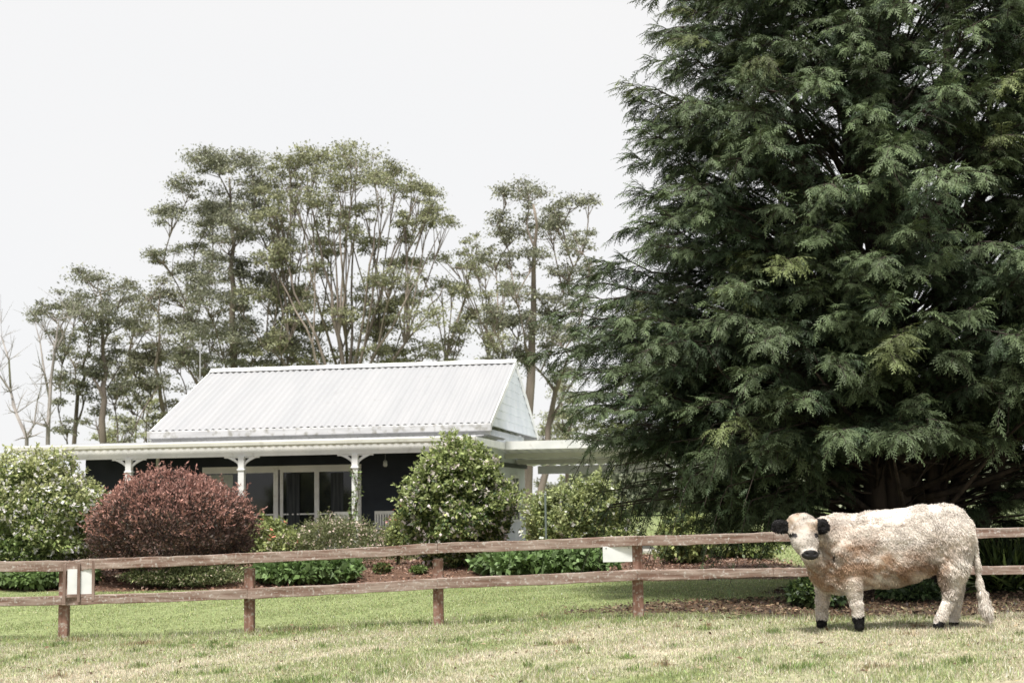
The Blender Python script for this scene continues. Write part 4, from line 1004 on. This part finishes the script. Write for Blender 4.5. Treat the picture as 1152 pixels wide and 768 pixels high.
        tn = (.5 * sstep(z, .98, 1.12) * (x < -.68) * (y < -.15) * np.clip(.8 + s2, 0, 1.4))[:, None]; c = c * (1 - tn) + np.array((.45, .31, .2)) * tn
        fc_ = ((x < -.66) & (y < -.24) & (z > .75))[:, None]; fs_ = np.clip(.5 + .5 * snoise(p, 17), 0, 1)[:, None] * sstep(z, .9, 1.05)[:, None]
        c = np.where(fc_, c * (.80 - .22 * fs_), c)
        BL = np.array((.016, .015, .016))
        hdm = np.zeros(n, bool)
        for s_ in (-1, 1):
            hdm |= (((x + .84 - s_ * .21) / .115) ** 2 + ((y - (-.30 if s_ < 0 else -.37)) / .064) ** 2 + ((z - 1.115) / .092) ** 2 < 1) & (np.abs(x + .84) > .146)
        c[hdm] = BL
        mz = (((x + .812) / .09) ** 2 + ((z - .826) / .052) ** 2 < 1) & (y < -.52); c[mz] = BL
        hoof = (z < .055) | ((z < .17 + .03 * s1) & (np.abs(x + .25) < .12) & (y < 0)) | ((z < .09 + .03 * s1) & (x < -.4))| ((z < .08 + .03 * s2) & (x > .4) & (y < 0) & (x < .9))
        c[hoof & (x < 1.0)] = BL
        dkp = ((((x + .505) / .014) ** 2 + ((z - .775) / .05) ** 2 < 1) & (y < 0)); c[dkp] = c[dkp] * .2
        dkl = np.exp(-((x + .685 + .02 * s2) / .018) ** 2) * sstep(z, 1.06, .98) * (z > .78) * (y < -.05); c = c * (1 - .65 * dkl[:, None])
        # eye patches
        for s in (-1, 1):
            e = ((x + .84 - s * .115) / .033) ** 2 + ((z - 1.022) / .024) ** 2 < 1; c[e & (y < -.3)] = BL * 2
        return np.clip(c * (1 + .06 * s3[:, None]), .008, .9)
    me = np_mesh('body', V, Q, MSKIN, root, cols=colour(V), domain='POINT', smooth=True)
    # eyes
    for s in (-1, 1):
        k = np.argmin(((V[:, 0] + .84 - s * .115) / .6) ** 2 + (V[:, 2] - 1.025) ** 2 + (V[:, 1] + .41) ** 2 * .4); c = V[k]
        ey = MB().tube([(c[0], c[1] + .01, c[2]), (c[0], c[1] - .004, c[2]), (c[0] + s * .002, c[1] - .012, c[2])], [.021, .018, .006], 10).build('eye', plain('eye_dark', (.01, .008, .008), .1, spec=.6), root, smooth=True)
    # coat: curled locks
    g = np.random.default_rng(55)
    A = V[Q[:, 0]]; Bv = V[Q[:, 1]]; Cc = V[Q[:, 2]]; Dd = V[Q[:, 3]]
    area = np.linalg.norm(np.cross(Cc - A, Dd - Bv), axis=1); pr = area / area.sum()
    n = 170000; fi = g.choice(len(Q), n, p=pr); a, b_ = g.random(n), g.random(n)
    p = (A[fi] * (1 - a)[:, None] + Bv[fi] * a[:, None]) * (1 - b_)[:, None] + (Dd[fi] * (1 - a)[:, None] + Cc[fi] * a[:, None]) * b_[:, None]
    nn = norm(N[Q[fi]].mean(1)); x, y, z = p[:, 0], p[:, 1], p[:, 2]
    col = colour(p)
    muzz = (((x + .812) / .094) ** 2 + ((z - .826) / .056) ** 2 < 1) & (y < -.5); keep = ~muzz & (z > .03) & ~((((np.abs(x + .84) - .115) / .024) ** 2 + ((z - 1.022) / .015) ** 2 < 1) & (y < -.3))
    p, nn, col = p[keep], nn[keep], col[keep]; x, y, z = p.T; n = len(p)
    ln = .027 + .010 * snoise(p, 3)
    ln = np.where((x < -.62) & (y < -.2) & (z > .75), .014, ln)
    ln = np.where((x > .5) & (x < 1.0), ln * 1.35, ln); ln = np.where(x > 1.06, .025 + .04 * (z < .4), ln); ln = np.where((z < .35) & (x < 1), .026, ln); ln = np.where(z < .1, .012, ln)
    ln = np.where((np.abs(x + .84) > .15) & (x < -.62) & (z > 1.03) & (y < -.2), .022, ln)
    ln = ln * g.uniform(.6, 1.4, n)
    curl = np.stack([snoise(p, 6), snoise(p + 3, 6), snoise(p + 7, 6)], -1)
    flow = np.array([.35, 0, -.75]) + .8 * curl
    flow = np.where((x > 1.04)[:, None], np.array([.1, 0, -1.5]), flow)
    d1 = norm(nn * .55 + flow * .6 + g.normal(0, .22, (n, 3))); d2 = norm(nn * .05 + flow * .9 + np.array([.1, 0, -.4]) + g.normal(0, .28, (n, 3)))
    sd_ = norm(np.cross(d1, nn + g.normal(0, .4, (n, 3)))) * (.0033 * g.uniform(.6, 1.5, n))[:, None]
    q0 = p - nn * .003; q1 = q0 + d1 * (ln * .55)[:, None]; q2 = q1 + d2 * (ln * .5)[:, None]
    HV = np.stack([q0 - sd_, q0 + sd_, q1 + sd_ * .9, q1 - sd_ * .9, q2 + sd_ * .25, q2 - sd_ * .25], 1).reshape(-1, 3)
    bi = np.arange(n)[:, None] * 6; HF = np.concatenate([bi + np.array([[0, 1, 2, 3]]), bi + np.array([[3, 2, 4, 5]])], 1).reshape(-1, 4)
    col = col * np.exp(g.normal(0, .16, (n, 1))) * (1 + .13 * snoise(p, 9) + .06 * snoise(p + 2, 19))[:, None]
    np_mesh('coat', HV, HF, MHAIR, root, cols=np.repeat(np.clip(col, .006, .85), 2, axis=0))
    # nostrils
    for s in (-1, 1):
        pass
cow()
